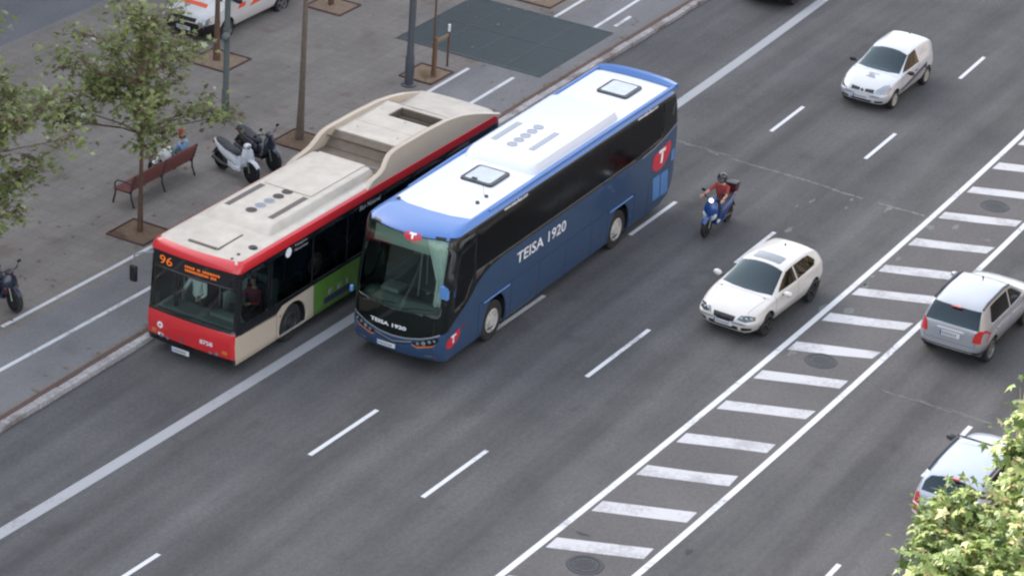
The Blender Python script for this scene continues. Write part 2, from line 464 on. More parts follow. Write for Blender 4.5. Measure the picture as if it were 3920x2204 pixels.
def carve(bm, poly, view, nmin=.15, pred=None):
    """cut the outline into the shell along the view direction; return the faces inside it"""
    d, uv = VIEW[view]
    bm.normal_update()
    xs = [p[0] for p in poly]; ys = [p[1] for p in poly]
    x0, x1, y0, y1 = min(xs), max(xs), min(ys), max(ys)
    def over(f, a0, a1, b0, b1):
        us = [uv(v.co) for v in f.verts]
        return not (max(u[0] for u in us) < a0 or min(u[0] for u in us) > a1 or max(u[1] for u in us) < b0 or min(u[1] for u in us) > b1)
    cand = [f for f in bm.faces if f.normal.dot(d) > nmin and over(f, x0, x1, y0, y1) and (pred is None or pred(f.calc_center_median()))]
    n = len(poly)
    for i in range(n):
        a = poly[i]; b = poly[(i+1) % n]
        e = 1e-4
        sub = [f for f in cand if over(f, min(a[0], b[0])-e, max(a[0], b[0])+e, min(a[1], b[1])-e, max(a[1], b[1])+e)]
        if not sub: continue
        nx, ny = -(b[1]-a[1]), (b[0]-a[0])
        if view in 'LR': co = Vector((a[0], 0, a[1])); no = Vector((nx, 0, ny))
        elif view in 'FK': co = Vector((0, a[0], a[1])); no = Vector((0, nx, ny))
        else: co = Vector((a[0], a[1], 0)); no = Vector((nx, ny, 0))
        if no.length < 1e-9: continue
        ss = set(sub)
        geom = list(sub) + list(set(e_ for f in sub for e_ in f.edges)) + list(set(v for f in sub for v in f.verts))
        res = bmesh.ops.bisect_plane(bm, geom=geom, dist=1e-5, plane_co=co, plane_no=no.normalized())
        new = [g for g in res['geom'] if isinstance(g, bmesh.types.BMFace)]
        extra = set(f for g in res['geom_cut'] if isinstance(g, bmesh.types.BMEdge) for f in g.link_faces)
        cand = list(set([f for f in cand if f.is_valid and f not in ss] + [f for f in new if f.is_valid] + [f for f in extra if f.is_valid]))
    bm.normal_update()
    return [f for f in cand if f.is_valid and f.normal.dot(d) > nmin and inpoly(uv(f.calc_center_median()), poly)]

def zone(bm, poly, view, mi, nmin=.15, pred=None):
    for f in carve(bm, poly, view, nmin, pred): f.material_index = mi

def cutout(bm, poly, view, nmin=.15, off=0.0, pred=None, keep=True):
    """lift the faces inside the outline off the shell and return them as a bmesh of their own"""
    fs = carve(bm, poly, view, nmin, pred)
    out = bmesh.new()
    if keep:
        vm = {}
        for f in fs:
            vv = []
            for v in f.verts:
                if v not in vm: vm[v] = out.verts.new(v.co + v.normal*off)
                vv.append(vm[v])
            try: out.faces.new(vv)
            except ValueError: pass
    bmesh.ops.delete(bm, geom=fs, context='FACES')
    return out

def bvh_of(bm):
    return BVHTree.FromBMesh(bm)

def hitmap(bvh, u, v, view, off):
    d, _ = VIEW[view]
    if view in 'LR': o = Vector((u, 0, v)) + d*20
    elif view in 'FK': o = Vector((0, u, v)) + d*20
    else: o = Vector((u, v, 0)) + d*20
    h, n, i, dist = bvh.ray_cast(o, -d)
    if h is None: return None
    if n.dot(d) < 0: n = -n
    return h + n*off

def decal(bvh, poly, view, off=.004, step=.08):
    """a thin skin of the given outline laid on the body"""
    bm = bmesh.new()
    vs = [bm.verts.new((p[0], p[1], 0)) for p in poly]
    bm.faces.new(vs)
    xs = [p[0] for p in poly]; ys = [p[1] for p in poly]
    for ax, lo, hi in ((0, min(xs), max(xs)), (1, min(ys), max(ys))):
        k = lo+step
        while k < hi-1e-4:
            co = (k, 0, 0) if ax == 0 else (0, k, 0); no = (1, 0, 0) if ax == 0 else (0, 1, 0)
            bmesh.ops.bisect_plane(bm, geom=bm.verts[:]+bm.edges[:]+bm.faces[:], dist=1e-5, plane_co=co, plane_no=no)
            k += step
    bad = []
    for v in bm.verts:
        h = hitmap(bvh, v.co.x, v.co.y, view, off)
        if h is None: bad.append(v)
        else: v.co = h
    bmesh.ops.delete(bm, geom=bad, context='VERTS')
    return bm

def merge(a, b, mi=None):
    me = bpy.data.meshes.new('t'); b.to_mesh(me); b.free()
    n0 = len(a.faces)
    a.from_mesh(me); bpy.data.meshes.remove(me)
    if mi is not None:
        a.faces.ensure_lookup_table()
        for f in a.faces[n0:]: f.material_index = mi
    return a

def text_bm(s, size, shear=0, bold=0):
    """letters as a flat mesh, origin at the left end of the base line; u right, v up"""
    cu = bpy.data.curves.new('t', 'FONT'); cu.body = s; cu.size = size; cu.shear = shear; cu.offset = bold
    cu.resolution_u = 3
    o = bpy.data.objects.new('t', cu); S.collection.objects.link(o)
    me = bpy.data.meshes.new_from_object(o.evaluated_get(bpy.context.evaluated_depsgraph_get()))
    bpy.data.objects.remove(o); bpy.data.curves.remove(cu)
    bm = bmesh.new(); bm.from_mesh(me); bpy.data.meshes.remove(me)
    return bm

def letters(name, s, u, v, width, height, view, bvh, m, parent, off=.006, shear=0, bold=0, flip=None):
    """lay words on the body so that they span width x height from (u, v), reading the right way for the viewer"""
    bm = text_bm(s, 1, shear, bold)
    xs = [q.co.x for q in bm.verts]; ys = [q.co.y for q in bm.verts]
    x0, x1, y0, y1 = min(xs), max(xs), min(ys), max(ys)
    sgn = -1 if view in 'LK' else 1
    if view == 'K': sgn = -1
    if view == 'L': sgn = -1
    if flip is not None: sgn = flip
    bad = []
    for q in bm.verts:
        a = (q.co.x-x0)/(x1-x0)*width; b = (q.co.y-y0)/(y1-y0)*height
        h = hitmap(bvh, u+sgn*a, v+b, view, off)
        if h is None: bad.append(q)
        else: q.co = h
    bmesh.ops.delete(bm, geom=bad, context='VERTS')
    return obj(name, bm, m, parent, smooth=0)

def solid(o, th, inner):
    """real sheet thickness with its own inside lining"""
    o.data.materials.append(M[inner])
    k = len(o.data.materials)-1
    md = o.modifiers.new('sheet', 'SOLIDIFY'); md.thickness = th; md.offset = -1
    md.material_offset = k; md.use_quality_normals = True
    return o

def rrect(x0, x1, y0, y1, r, n=3):
    pts = []
    for cx, cy, a0 in ((x1-r, y1-r, 0), (x0+r, y1-r, 90), (x0+r, y0+r, 180), (x1-r, y0+r, 270)):
        for k in range(n+1):
            a = R(a0+90*k/n); pts.append((cx+r*math.cos(a), cy+r*math.sin(a)))
    return pts

def circ(cx, cy, r, n=20, a0=0, a1=360):
    return [(cx+r*math.cos(R(a0+(a1-a0)*k/n)), cy+r*math.sin(R(a0+(a1-a0)*k/n))) for k in range(n if a1-a0 == 360 else n+1)]

# ------------------------------------------------------------------ the setting
def bend(x): return 0.00105*(x-64)**2        # the avenue swings very gently

def strip(bm, c, x0, x1, wd, z, step=2.0, mi=0, curve=True):
    n = max(1, int((x1-x0)/step)); pr = None
    for i in range(n+1):
        x = x0+(x1-x0)*i/n
        y = c+(bend(x) if curve else 0)
        a, b = bm.verts.new((x, y-wd/2, z)), bm.verts.new((x, y+wd/2, z))
        if pr:
            f = bm.faces.new((pr[0], a, b, pr[1])); f.material_index = mi
        pr = (a, b)

def structure(name, bm, m, smooth=0):
    return tag(obj(name, bm, m, smooth=smooth), kind='structure')

def sheet(x0, x1, y0, y1, z):
    bm = B(); vs = [bm.verts.new(p) for p in ((x0, y0, z), (x1, y0, z), (x1, y1, z), (x0, y1, z))]; bm.faces.new(vs); return bm

M['earth'] = ground_mat('city_ground', (.10, .10, .10), (.15, .15, .145), speck=.2)
structure('ground', sheet(-1200, 1500, -1200, 1500, -.02), 'earth')
structure('road', sheet(-60, 260, 9.5, 36.14, 0), 'asphalt')
KZ = .12
# kerb: granite blocks with joints, brown gutter strip, pavement beyond
bm = B()
x = 20.0; rr = random.Random(3)
while x < 140:
    L = .88+rr.random()*.12
    box(bm, (x+L/2, 36.25+rr.uniform(-.012, .012), .045), (L-.015, .21+rr.uniform(-.015, .015), .17+rr.uniform(-.008, .008)), bev=.015)
    x += L
structure('kerb', bm, 'granite', 20)
bm = B(); box(bm, (80, 36.435, .04), (120, .15, .17)); structure('kerb_gutter', bm, 'gutter')
bm = B(); box(bm, (80, 43.555, .02), (240, 14.09, .2)); structure('pavement', bm, 'pavement')
bm = B(); strip(bm, 37.75, 18, 150, 2.3, KZ+.004, curve=False); structure('cycle_lane', bm, 'bike')
bm = B(); box(bm, (80, 54.3, .005), (240, 7.2, .19)); structure('service_road', bm, 'service')
bm = B(); box(bm, (80, 50.65, .022), (240, .1, .2)); structure('service_kerb', bm, 'bike')
bm = B(); box(bm, (80, 59.95, .02), (240, 4.08, .2)); structure('far_pavement', bm, 'pavement')
bm = B(); box(bm, (80, 1.75, .02), (280, 15.5, .2)); structure('near_pavement', bm, 'pavement')
# cycle-lane lines
bm = B()
strip(bm, 38.98, 48.1, 69.62, .12, KZ+.009); strip(bm, 38.98, 74.95, 140, .12, KZ+.009); strip(bm, 38.98, 20, 46.4, .12, KZ+.009)
strip(bm, 37.56, 20, 69.85, .12, KZ+.009); strip(bm, 37.56, 74.95, 140, .12, KZ+.009)
strip(bm, 37.1, 75.6, 76.7, .12, KZ+.009)
structure('cycle_lane_marking', bm, 'road_paint')
# road markings
bm = B(); strip(bm, 32.85, 20, 160, .31, .004); structure('bus_lane_line', bm, 'bus_paint')
bm = B(); strip(bm, 23.66, 20, 160, .155, .008); strip(bm, 21.38, 20, 160, .155, .008); structure('island_edge_lines', bm, 'road_paint')
bm = B(); strip(bm, 22.52, 20, 160, 2.13, .004); structure('hatched_island', bm, 'asphalt_hatch')
bm = B()
rh = random.Random(9)
def hatchbar(x):
    yb = bend(x)
    vs = [bm.verts.new((x+a, b+yb, .008)) for a, b in ((rh.uniform(-.02, .02), 23.5), (.52+rh.uniform(-.03, .03), 23.5), (.92+rh.uniform(-.02, .02), 22.5), (1.30+rh.uniform(-.03, .03), 21.57+rh.uniform(-.03, .03)), (.80+rh.uniform(-.02, .02), 21.57+rh.uniform(-.03, .03)), (.40+rh.uniform(-.02, .02), 22.5))]
    bm.faces.new(vs[::-1])
hx = [47.19-2*1.985, 45.2, 47.19, 49.13, 51.09, 53.15, 54.98]
x = at(2885, 1447.7).x
hx = [at(2096, 2095.7).x-3.97, at(2096, 2095.7).x-1.985]
for q in ((2096, 2095.7), (2269, 1954.4), (2437, 1816), (2592, 1691.6), (2741, 1562), (2885, 1447.7), (3012, 1335.7), (3139, 1225.7), (3253, 1127), (3354, 1036.6), (3468, 935), (3585, 834), (3692, 736), (3798, 646), (3894, 555)):
    hx.append(at(*q).x)
for k in range(1, 12): hx.append(hx[16]+1.985*k)
for x in hx: hatchbar(x)
structure('hatch_stripes', bm, 'hatch_paint')
bm = B()
for a, b in ((40.0, 42.12), (47.5, 50.2), (55.0, 57.83), (62.4, 65.1), (71.3, 73.65), (78.8, 81.2), (86.3, 88.6)): strip(bm, 29.76, a, b, .115, .004)
for a, b in ((47.42, 50.07), (54.61, 57.77), (62.6, 65.0), (71.2, 73.5), (78.85, 81.1), (86.4, 88.7)): strip(bm, 26.74, a, b, .115, .004)
for a, b in ((47.6, 50.33), (55.0, 57.95), (62.6, 65.5), (70.1, 72.9), (77.6, 80.4)): strip(bm, 18.32, a, b, .12, .004, curve=False)
structure('lane_dashes', bm, 'road_paint')
# pale filler seams straight across the asphalt, broken and wandering
def seam(bm, pts, wd, z, r_, drop=.25):
    P = []
    for (x0, y0), (x1, y1) in zip(pts, pts[1:]):
        n = int(math.hypot(x1-x0, y1-y0)/.09)
        for i in range(n): P.append((x0+(x1-x0)*i/n, y0+(y1-y0)*i/n))
    off = 0; gap = 0
    for i in range(len(P)-1):
        off = off*.9+r_.gauss(0, .012)
        if gap > 0: gap -= 1; continue
        if r_.random() < drop*.35: gap = r_.randint(1, 4); continue
        wv = wd*r_.uniform(.35, 1.5)
        (xa, ya), (xb, yb) = P[i], P[i+1]
        vs = [bm.verts.new(q) for q in ((xa+off-wv/2, ya, z), (xa+off+wv/2, ya, z), (xb+off+wv/2, yb, z), (xb+off-wv/2, yb, z))]
        bm.faces.new(vs)
rr = random.Random(5)
bm = B()
seam(bm, [(68.9, 32.6), (68.75, 30), (68.68, 27), (68.55, 25), (68.57, 23.8)], .08, .004, rr, .12)
seam(bm, [(69.0, 32.6), (68.9, 29.5)], .06, .004, rr, .3)
seam(bm, [(58.33, 21.2), (58.37, 19.6), (58.3, 16.5)], .035, .004, rr, .2)
seam(bm, [(58.46, 19.9), (58.46, 17)], .03, .004, rr, .35)
structure('crack_seams', bm, 'seam')
bm = B()          # scraped lane patches and scraps of old paint
rr = random.Random(11)
def blob(x, y, r1, r2, z, n=11):
    a0 = rr.random()*6
    c = [(x+math.cos(a0+2*PI*k/n)*r1*rr.uniform(.35, 1.3), y+math.sin(a0+2*PI*k/n)*r2*rr.uniform(.35, 1.3), z) for k in range(n)]
    vs = [bm.verts.new(q) for q in c]; f = bm.faces.new(vs)
    if f.normal.z < 0: f.normal_flip()
for q, r1, r2 in (((3020, 880), .25, .10), ((3240, 795), .12, .04), ((3400, 800), .3, .08), ((3560, 870), .25, .12), ((3660, 870), .2, .12), ((3340, 1060), .14, .06), ((3320, 1085), .2, .06), ((3250, 1190), .2, .12), ((3440, 990), .16, .06),
                  ((3030, 1350), .2, .1), ((3150, 1180), .3, .14), ((3110, 770), .18, .05), ((3260, 765), .12, .04), ((3310, 1095), .2, .08), ((3780, 920), .1, .08), ((3560, 1780), .05, .05), ((3050, 790), .14, .04)):
    p = at(*q); blob(p.x, p.y, r1, r2, .006)
structure('worn_paint_scraps', bm, 'seam')
bm = B()
for q, r1, r2 in (((2632+0.51*300, 1468+.51*300), .0, .0),): pass
for q, r1, r2 in (((2633, 2110), .14, .09), ((2235, 2045), .05, .28)):
    p = at(*q); blob(p.x, p.y, r1, r2, .012)
structure('oil_stains', bm, 'stain')

# manhole covers in the hatched island
def manhole(x, y, label):
    t = thing('manhole_cover', label, 'manhole cover', (x, y, .006), 0, 'manhole covers in the hatched island')
    bm = B(); lathe(bm, [(.0001, .012), (.30, .012), (.31, .004)], 'Z', n=32)
    for k in range(-3, 4):
        for j in range(-3, 4):
            if k*k+j*j < 10: box(bm, (k*.075, j*.075, .014), (.045, .045, .008))
    obj('lid', bm, 'iron', t)
    bm = B(); lathe(bm, [(.325, 0), (.325, .012), (.40, .012), (.41, 0)], 'Z', n=32); obj('frame', bm, 'iron', t)
manhole(47.05, 22.76, 'round dark iron manhole cover below the lowest complete hatch stripe')
manhole(58.85, 22.6, 'round dark iron manhole cover in the hatching beside the ivory hatchback')
manhole(70.42, 22.55, 'round dark iron manhole cover highest up the hatched island')

# dark pavement grating
t = thing('pavement_grating', 'large dark square steel grating set flush in the pavement', 'grating', (72.7, 39.5, KZ))
bm = B()
for i in range(4):
    y0 = -2.47+i*1.235
    for j in range(2):
        x0 = -2.3+j*2.3
        for k in range(17):
            box(bm, (x0+1.15, y0+.04+k*.0715, .014), (2.24, .03, .02))
        box(bm, (x0+.01, y0+.61, .016), (.03, 1.2, .026)); box(bm, (x0+2.29, y0+.61, .016), (.03, 1.2, .026))
obj('grate_bars', bm, 'steel_grate', t, 0)
bm = B(); box(bm, (0, 0, -.005), (4.62, 4.96, .02)); obj('shaft_pan', bm, 'grate_dark', t, 0)
bm = B()
for yy in (-2.5, -1.235, 0, 1.235, 2.5): box(bm, (0, yy, .013), (4.7, .022, .024))
for xx in (-2.335, 2.335): box(bm, (xx, 0, .0135), (.04, 4.94, .025))
obj('grate_frame', bm, 'steel_grate', t, 0)

# tree pits
def pit(x, y, sx, sy, m, seed):
    bm = B(); r_ = random.Random(seed)
    n = 10; g = [[bm.verts.new((x+(i/n-.5)*sx, y+(j/n-.5)*sy, KZ+.01+r_.uniform(0, .05)*(0 < i < n and 0 < j < n))) for j in range(n+1)] for i in range(n+1)]
    for i in range(n):
        for j in range(n): bm.faces.new((g[i][j], g[i+1][j], g[i+1][j+1], g[i][j+1]))
    structure('tree_pit_soil', bm, m, 60)
    bm = B()
    for s in (-1, 1):
        box(bm, (x+s*sx/2, y, KZ+.0), (.035, sy+.035, .09)); box(bm, (x, y+s*sy/2, KZ+.003), (sx-.035, .035, .09))
    structure('tree_pit_edging', bm, 'rust_steel')
for a in ((54.35, 39.85, 1.15, 1.15, 'soil', 1), (46.9, 39.9, 1.15, 1.15, 'soil', 2), (61.9, 39.9, 1.15, 1.15, 'soil', 3), (68.4, 39.75, 1.25, 1.1, 'soil_bare', 4), (65.4, 45.1, 1.35, 1.35, 'soil_bare', 5),
          (71.4, 45.0, 1.2, 1.3, 'soil_bare', 6), (76.4, 40.3, 1.5, 1.4, 'soil_bare', 7), (43.5, 12.9, 1.2, 1.2, 'soil', 8)): pit(*a)
# fallen leaves on the pavement and gutter
bm = B(); rr = random.Random(21)
for k in range(260):
    x = rr.uniform(40, 82); y = rr.choice((rr.uniform(36.5, 48), rr.uniform(36.4, 37.2), rr.uniform(39, 43)))
    z = KZ+.012; a = rr.random()*6.3; s_ = rr.uniform(.03, .075)
    pts = [(x+math.cos(a+q)*s_*w_, y+math.sin(a+q)*s_*w_, z+rr.uniform(0, .02)) for q, w_ in ((0, 1.2), (1.3, .7), (2.5, 1), (3.8, 1), (5.0, .7))]
    bm.faces.new([bm.verts.new(p) for p in pts])
o = structure('fallen_leaves', bm, 'soil_bare'); o['kind'] = 'stuff'

# far side of the avenue: unseen terrace added so its shadow covers the street
def terrace(x0, x1, y, h, label, seed, side=1, fm='facade', group='unseen apartment buildings added along the far side to shade the avenue'):
    t = thing('added_building', label, 'building', ((x0+x1)/2, y, 0), 0 if side > 0 else PI, group)
    L = x1-x0
    bm = B(); box(bm, (0, 7, h/2), (L, 14, h)); obj('wall', bm, fm, t, 0)
    bm = B(); box(bm, (0, 6.6, h+.25), (L+.6, 14.6, .5)); obj('cornice', bm, 'granite', t, 0)
    n = int(L//4)
    w0 = B(); fr = B(); bal = B()
    for i in range(n):
        for k in range(int((h-4)//3.4)):
            cx = -L/2+(i+.5)*L/n; cz = 5.2+k*3.4
            box(w0, (cx, -.02, cz), (1.3, .06, 2.0)); 
            box(fr, (cx, -.06, cz+1.08), (1.6, .12, .12)); box(fr, (cx-.72, -.05, cz), (.1, .1, 2.0)); box(fr, (cx+.72, -.05, cz), (.1, .1, 2.0))
            box(bal, (cx, -.3, cz-1.1), (2.0, .6, .12))
            for q in range(9): box(bal, (cx-.95+q*.2375, -.57, cz-.55), (.025, .025, 1.0))
            box(bal, (cx, -.57, cz-.03), (2.0, .04, .04))
    tag(obj('window', w0, 'facade_win', t, 0), kind='stuff'); tag(obj('window_surround', fr, 'granite', t, 0), kind='stuff'); tag(obj('balcony', bal, 'dark_grey', t, 0), kind='stuff')
terrace(-40, -4, 62, 25.5, 'unseen pale apartment building added to shade the street, nearest of the far terrace', 1)
terrace(-3.6, 40, 62, 26.5, 'unseen pale apartment building added to shade the street, second of the far terrace', 2)
terrace(40.4, 84, 62, 25.8, 'unseen pale apartment building added to shade the street, third of the far terrace', 3)
terrace(84.4, 150, 62, 27, 'unseen pale apartment building added to shade the street, farthest of the far terrace', 4)
GN = 'unseen apartment buildings added along the near side for reflections'  # unseen blocks added to darken the window reflections and hold back sky light
terrace(50, 99.6, -6, 23, 'unseen dark brick building added on the near side for reflections, nearer of the two', 5, -1, 'facade_near', GN)
terrace(100, 160, -6, 24.5, 'unseen dark brick building added on the near side for reflections, farther of the two', 6, -1, 'facade_near', GN)

# ------------------------------------------------------------------ shared vehicle parts
def wheel(parent, x, y, r, wd, rim='rim_alloy', kind='spoke', name='wheel', rr=.66, rz=0):
    """y is the outer face; a wheel of tyre and rim, parented to the vehicle"""
    s = 1 if y > 0 else -1
    bm = B()
    lathe(bm, [(r*rr, 0), (r*.93, s*-.0+.0), (r, -s*.03), (r, -s*(wd-.03)), (r*.93, -s*wd), (r*rr, -s*wd)], 'Y', (0, 0, 0), 28)
    w_ = obj(name, bm, 'rubber', parent, 30); w_.location = (x, y, r); w_.rotation_euler = (0, 0, rz)
    bm = B()
    R0 = r*rr*1.01
    if kind == 'bus':
        lathe(bm, [(R0, -s*.01), (R0*.9, s*.012), (R0*.82, -s*.02), (R0*.78, -s*.045), (R0*.45, -s*.02), (R0*.42, s*.03), (R0*.25, s*.045), (.001, s*.045)], 'Y', (0, 0, 0), 28)
        for k in range(8):
            a = 2*PI*k/8; box(bm, (R0*.34*math.cos(a), s*.045, R0*.34*math.sin(a)), (.035, .03, .035))
        for k in range(8):
            a = 2*PI*(k+.5)/8; disc(bm, (R0*.63*math.cos(a), -s*.026, R0*.63*math.sin(a)), R0*.07, n=8, mi=1)
    else:
        lathe(bm, [(R0, -s*.005), (R0*.93, s*.004), (R0*.87, -s*.03), (R0*.86, -s*.10)], 'Y', (0, 0, 0), 28)
        disc(bm, (0, -s*.10, 0), R0*.87, n=28, mi=1)
        n = 5 if kind == 'spoke' else 7
        for k in range(n):
            a = 2*PI*k/n+.3
            box(bm, (R0*.5*math.cos(a), -s*.025, R0*.5*math.sin(a)), (R0*.92, .03, R0*.2), Matrix.Rotation(-a, 4, 'Y'), bev=.006)
        lathe(bm, [(R0*.2, -s*.02), (R0*.18, s*.005), (.001, s*.008)], 'Y', (0, 0, 0), 14)
    obj('rim', bm, [rim, 'matte_black'], w_, 30)
    return w_

def arch_liner(parent, x, y, z, r, wd, bmx=None):
    s = 1 if y > 0 else -1
    bm = B()
    n = 20; rings = []
    for h in (0, -s*wd):
        rings.append([(x+r*math.cos(PI*2*k/n), y+h, max(.26, z+r*math.sin(PI*2*k/n))) for k in range(n)])
    loft(bm, rings, True, False)
    bm.faces.new([bm.verts.new((x+r*math.cos(PI*2*k/n), y-s*wd, max(.26, z+r*math.sin(PI*2*k/n)))) for k in range(n)])
    return bm

def plate(parent, x, y, z, view, wd=.52, ht=.11, tilt=0):
    s = 1 if view == 'F' else -1
    bm = B(); box(bm, (0, 0, 0), (.012, wd, ht), bev=.003)
    o = obj('number_plate', bm, 'plate', parent, 0); o.location = (x, y, z); o.rotation_euler = (0, tilt, 0)
    bm = B(); box(bm, (s*.008, -s*wd*.46, 0), (.003, wd*.07, ht*.95)); obj('plate_band', bm, 'plate_blue', o, 0)
    bm = B()
    for k, q in enumerate((-.34, -.235, -.13, -.025, .08, .185, .29)):
        box(bm, (s*.008, s*wd*q, 0), (.003, wd*.055, ht*.55)); 
    obj('plate_marks', bm, 'plate_ink', o, 0)
    return o

def mirror(parent, side, x, y, z, m, s=1.0, drop=0):
    k = 1 if side == 'L' else -1
    bm = B()
    ellipsoid(bm, (x, y+k*.12*s, z), (.07*s, .12*s, .075*s), seg=12)
    o = obj('door_mirror', bm, m, parent, 60)
    bm = B(); tube(bm, [(x, y-k*.03, z-.05*s), (x, y+k*.05*s, z-.03*s)], .02*s, 6)
    obj('mirror_arm', bm, 'black', o)
    return o

# ------------------------------------------------------------------ people
def body(name_parent, pts, rads, edges, zones, label=None, cat='person', face=True, head=(0, 0, 0), hr=.105, look=(1, 0, 0), hands=None, group=None):
    """pts in world metres; one skinned surface whose cloth colours follow the nearest bone"""
    me = bpy.data.meshes.new('p'); me.from_pydata([tuple(p) for p in pts], edges, [])
    o = bpy.data.objects.new('p', me); S.collection.objects.link(o)
    o.modifiers.new('k', 'SKIN'); ss = o.modifiers.new('s', 'SUBSURF'); ss.levels = 2; ss.render_levels = 2
    for i, v in enumerate(me.skin_vertices[0].data):
        r = rads[i]; v.radius = (r, r) if not hasattr(r, '__len__') else r
        v.use_root = (i == 0)
    m2 = bpy.data.meshes.new_from_object(o.evaluated_get(bpy.context.evaluated_depsgraph_get()))
    bpy.data.objects.remove(o); bpy.data.meshes.remove(me)
    bm = bmesh.new(); bm.from_mesh(m2); bpy.data.meshes.remove(m2)
    # head grown into the same mesh
    lk = Vector(look).normalized(); up = Vector((0, 0, 1)); sd_ = up.cross(lk).normalized()
    rot = Matrix((lk, sd_, lk.cross(sd_))).transposed().to_4x4()
    hd = Vector(head)
    rh = bmesh.ops.create_uvsphere(bm, u_segments=20, v_segments=14, radius=1)
    for v in rh['verts']:
        c = v.co.copy()
        fx = 1.0 if c.z > -.1 else 1.0-.28*(-c.z-.1)
        v.co = hd + rot.to_3x3() @ Vector((c.x*hr*.98*fx + (hr*.05 if c.z < 0 else 0), c.y*hr*.78*fx, c.z*hr*1.18))
    mats = []; 
    def mid(m):
        if m not in mats: mats.append(m)
        return mats.index(m)
    segs = []
    for (a, b) in edges:
        segs.append((Vector(pts[a]), Vector(pts[b]), zones.get((a, b), zones.get('all', 'skin'))))
    headf = set(f for v in rh['verts'] for f in v.link_faces)
    for f in bm.faces:
        if f in headf: f.material_index = mid('skin'); continue
        c = f.calc_center_median(); best = 9
        for a, b, m in segs:
            ab = b-a; t = max(0, min(1, (c-a).dot(ab)/max(ab.length_squared, 1e-9))); d = (c-(a+ab*t)).length
            if d < best: best = d; bmz = m
        f.material_index = mid(bmz)
    q = rot.to_3x3()
    # nose, ears, eyes, mouth are part of the same skin
    if face:
        for c, s_, m in (((.98, 0, -.08), (.2, .14, .22), 'skin'), ((.0, .80, 0), (.16, .08, .24), 'skin'), ((.0, -.80, 0), (.16, .08, .24), 'skin'),
                         ((.88, .3, .12), (.08, .13, .07), 'hair_dark'), ((.88, -.3, .12), (.08, .13, .07), 'hair_dark'), ((.86, 0, -.5), (.07, .24, .05), 'shirt_maroon')):
            ellipsoid(bm, hd+q @ (Vector(c)*hr), tuple(k*hr for k in s_), rot, 8, mid(m))
    for hnd in (hands or []):
        w_, dr, side = Vector(hnd[0]), Vector(hnd[1]).normalized(), hnd[2]
        px = dr.cross(up).normalized()*side
        ellipsoid(bm, w_+dr*.045, (.048, .040, .018), Matrix((dr, px, dr.cross(px))).transposed().to_4x4(), 10, mid('skin'))
        for k, (o_, ln) in enumerate(((-.03, .07), (-.01, .08), (.01, .078), (.03, .06))):
            b0 = w_+dr*.085+px*o_
            tube(bm, [b0-dr*.02, b0+dr*ln*.45, b0+dr*ln*.7-up*.03, b0+dr*ln*.45-up*.052], [.0095, .009, .008, .007], 6, mi=mid('skin'))
        b0 = w_+dr*.03-px*.04
        tube(bm, [b0, b0+dr*.03-px*.02, b0+dr*.055-px*.015-up*.015], [.011, .01, .008], 6, mi=mid('skin'))
    ob = obj('person', bm, mats or ['skin'], None, 60)
    if cat is None:
        return ob
    tag(ob, label, cat, group)
    return ob

def headgear(parent, head, hr, look, m, kind='hair', name='hair'):
    lk = Vector(look).normalized(); up = Vector((0, 0, 1)); sd_ = up.cross(lk).normalized()
    q = Matrix((lk, sd_, lk.cross(sd_))).transposed()
    bm = B(); r = bmesh.ops.create_uvsphere(bm, u_segments=22, v_segments=16, radius=1)
    kill = []
    for f in list(bm.faces):
        c = f.calc_center_median()
        if kind == 'hair':
            if (c.x > .30 and c.z < .50 and abs(c.y) < .85) or c.z < -.62: kill.append(f)
        elif kind == 'long':
            if (c.x > .30 and c.z < .50) or c.z < -.95: kill.append(f)
        else:
            if (c.x > .55 and -.75 < c.z < .28): kill.append(f)
    bmesh.ops.delete(bm, geom=kill, context='FACES')
    k = {'hair': (1.08, .90, 1.27), 'long': (1.15, .98, 1.35), 'helmet': (1.38, 1.22, 1.42)}[kind]
    rr_ = random.Random(4)
    for v in bm.verts:
        j = 1+(rr_.uniform(-.03, .05) if kind != 'helmet' else 0)
        v.co = Vector(head)+q @ Vector((v.co.x*hr*k[0]*j-.004, v.co.y*hr*k[1]*j, v.co.z*hr*k[2]*j+.004))
    o = obj(name, bm, m, parent, 60)
    md = o.modifiers.new('t', 'SOLIDIFY'); md.thickness = .012; md.offset = 1
    if kind == 'helmet':
        b2 = B(); rings = []
        for z in (-.5, -.15, .3, .45):
            rings.append([tuple(Vector(head)+q @ Vector((math.cos(a)*hr*1.42*math.sqrt(1-z*z*.5), math.sin(a)*hr*1.25*math.sqrt(1-z*z*.5), z*hr*1.42))) for a in [R(-52+104*k_/10) for k_ in range(11)]])
        loft(b2, rings, False, False)
        v = obj('visor', b2, 'visor', o, 60)
    return o

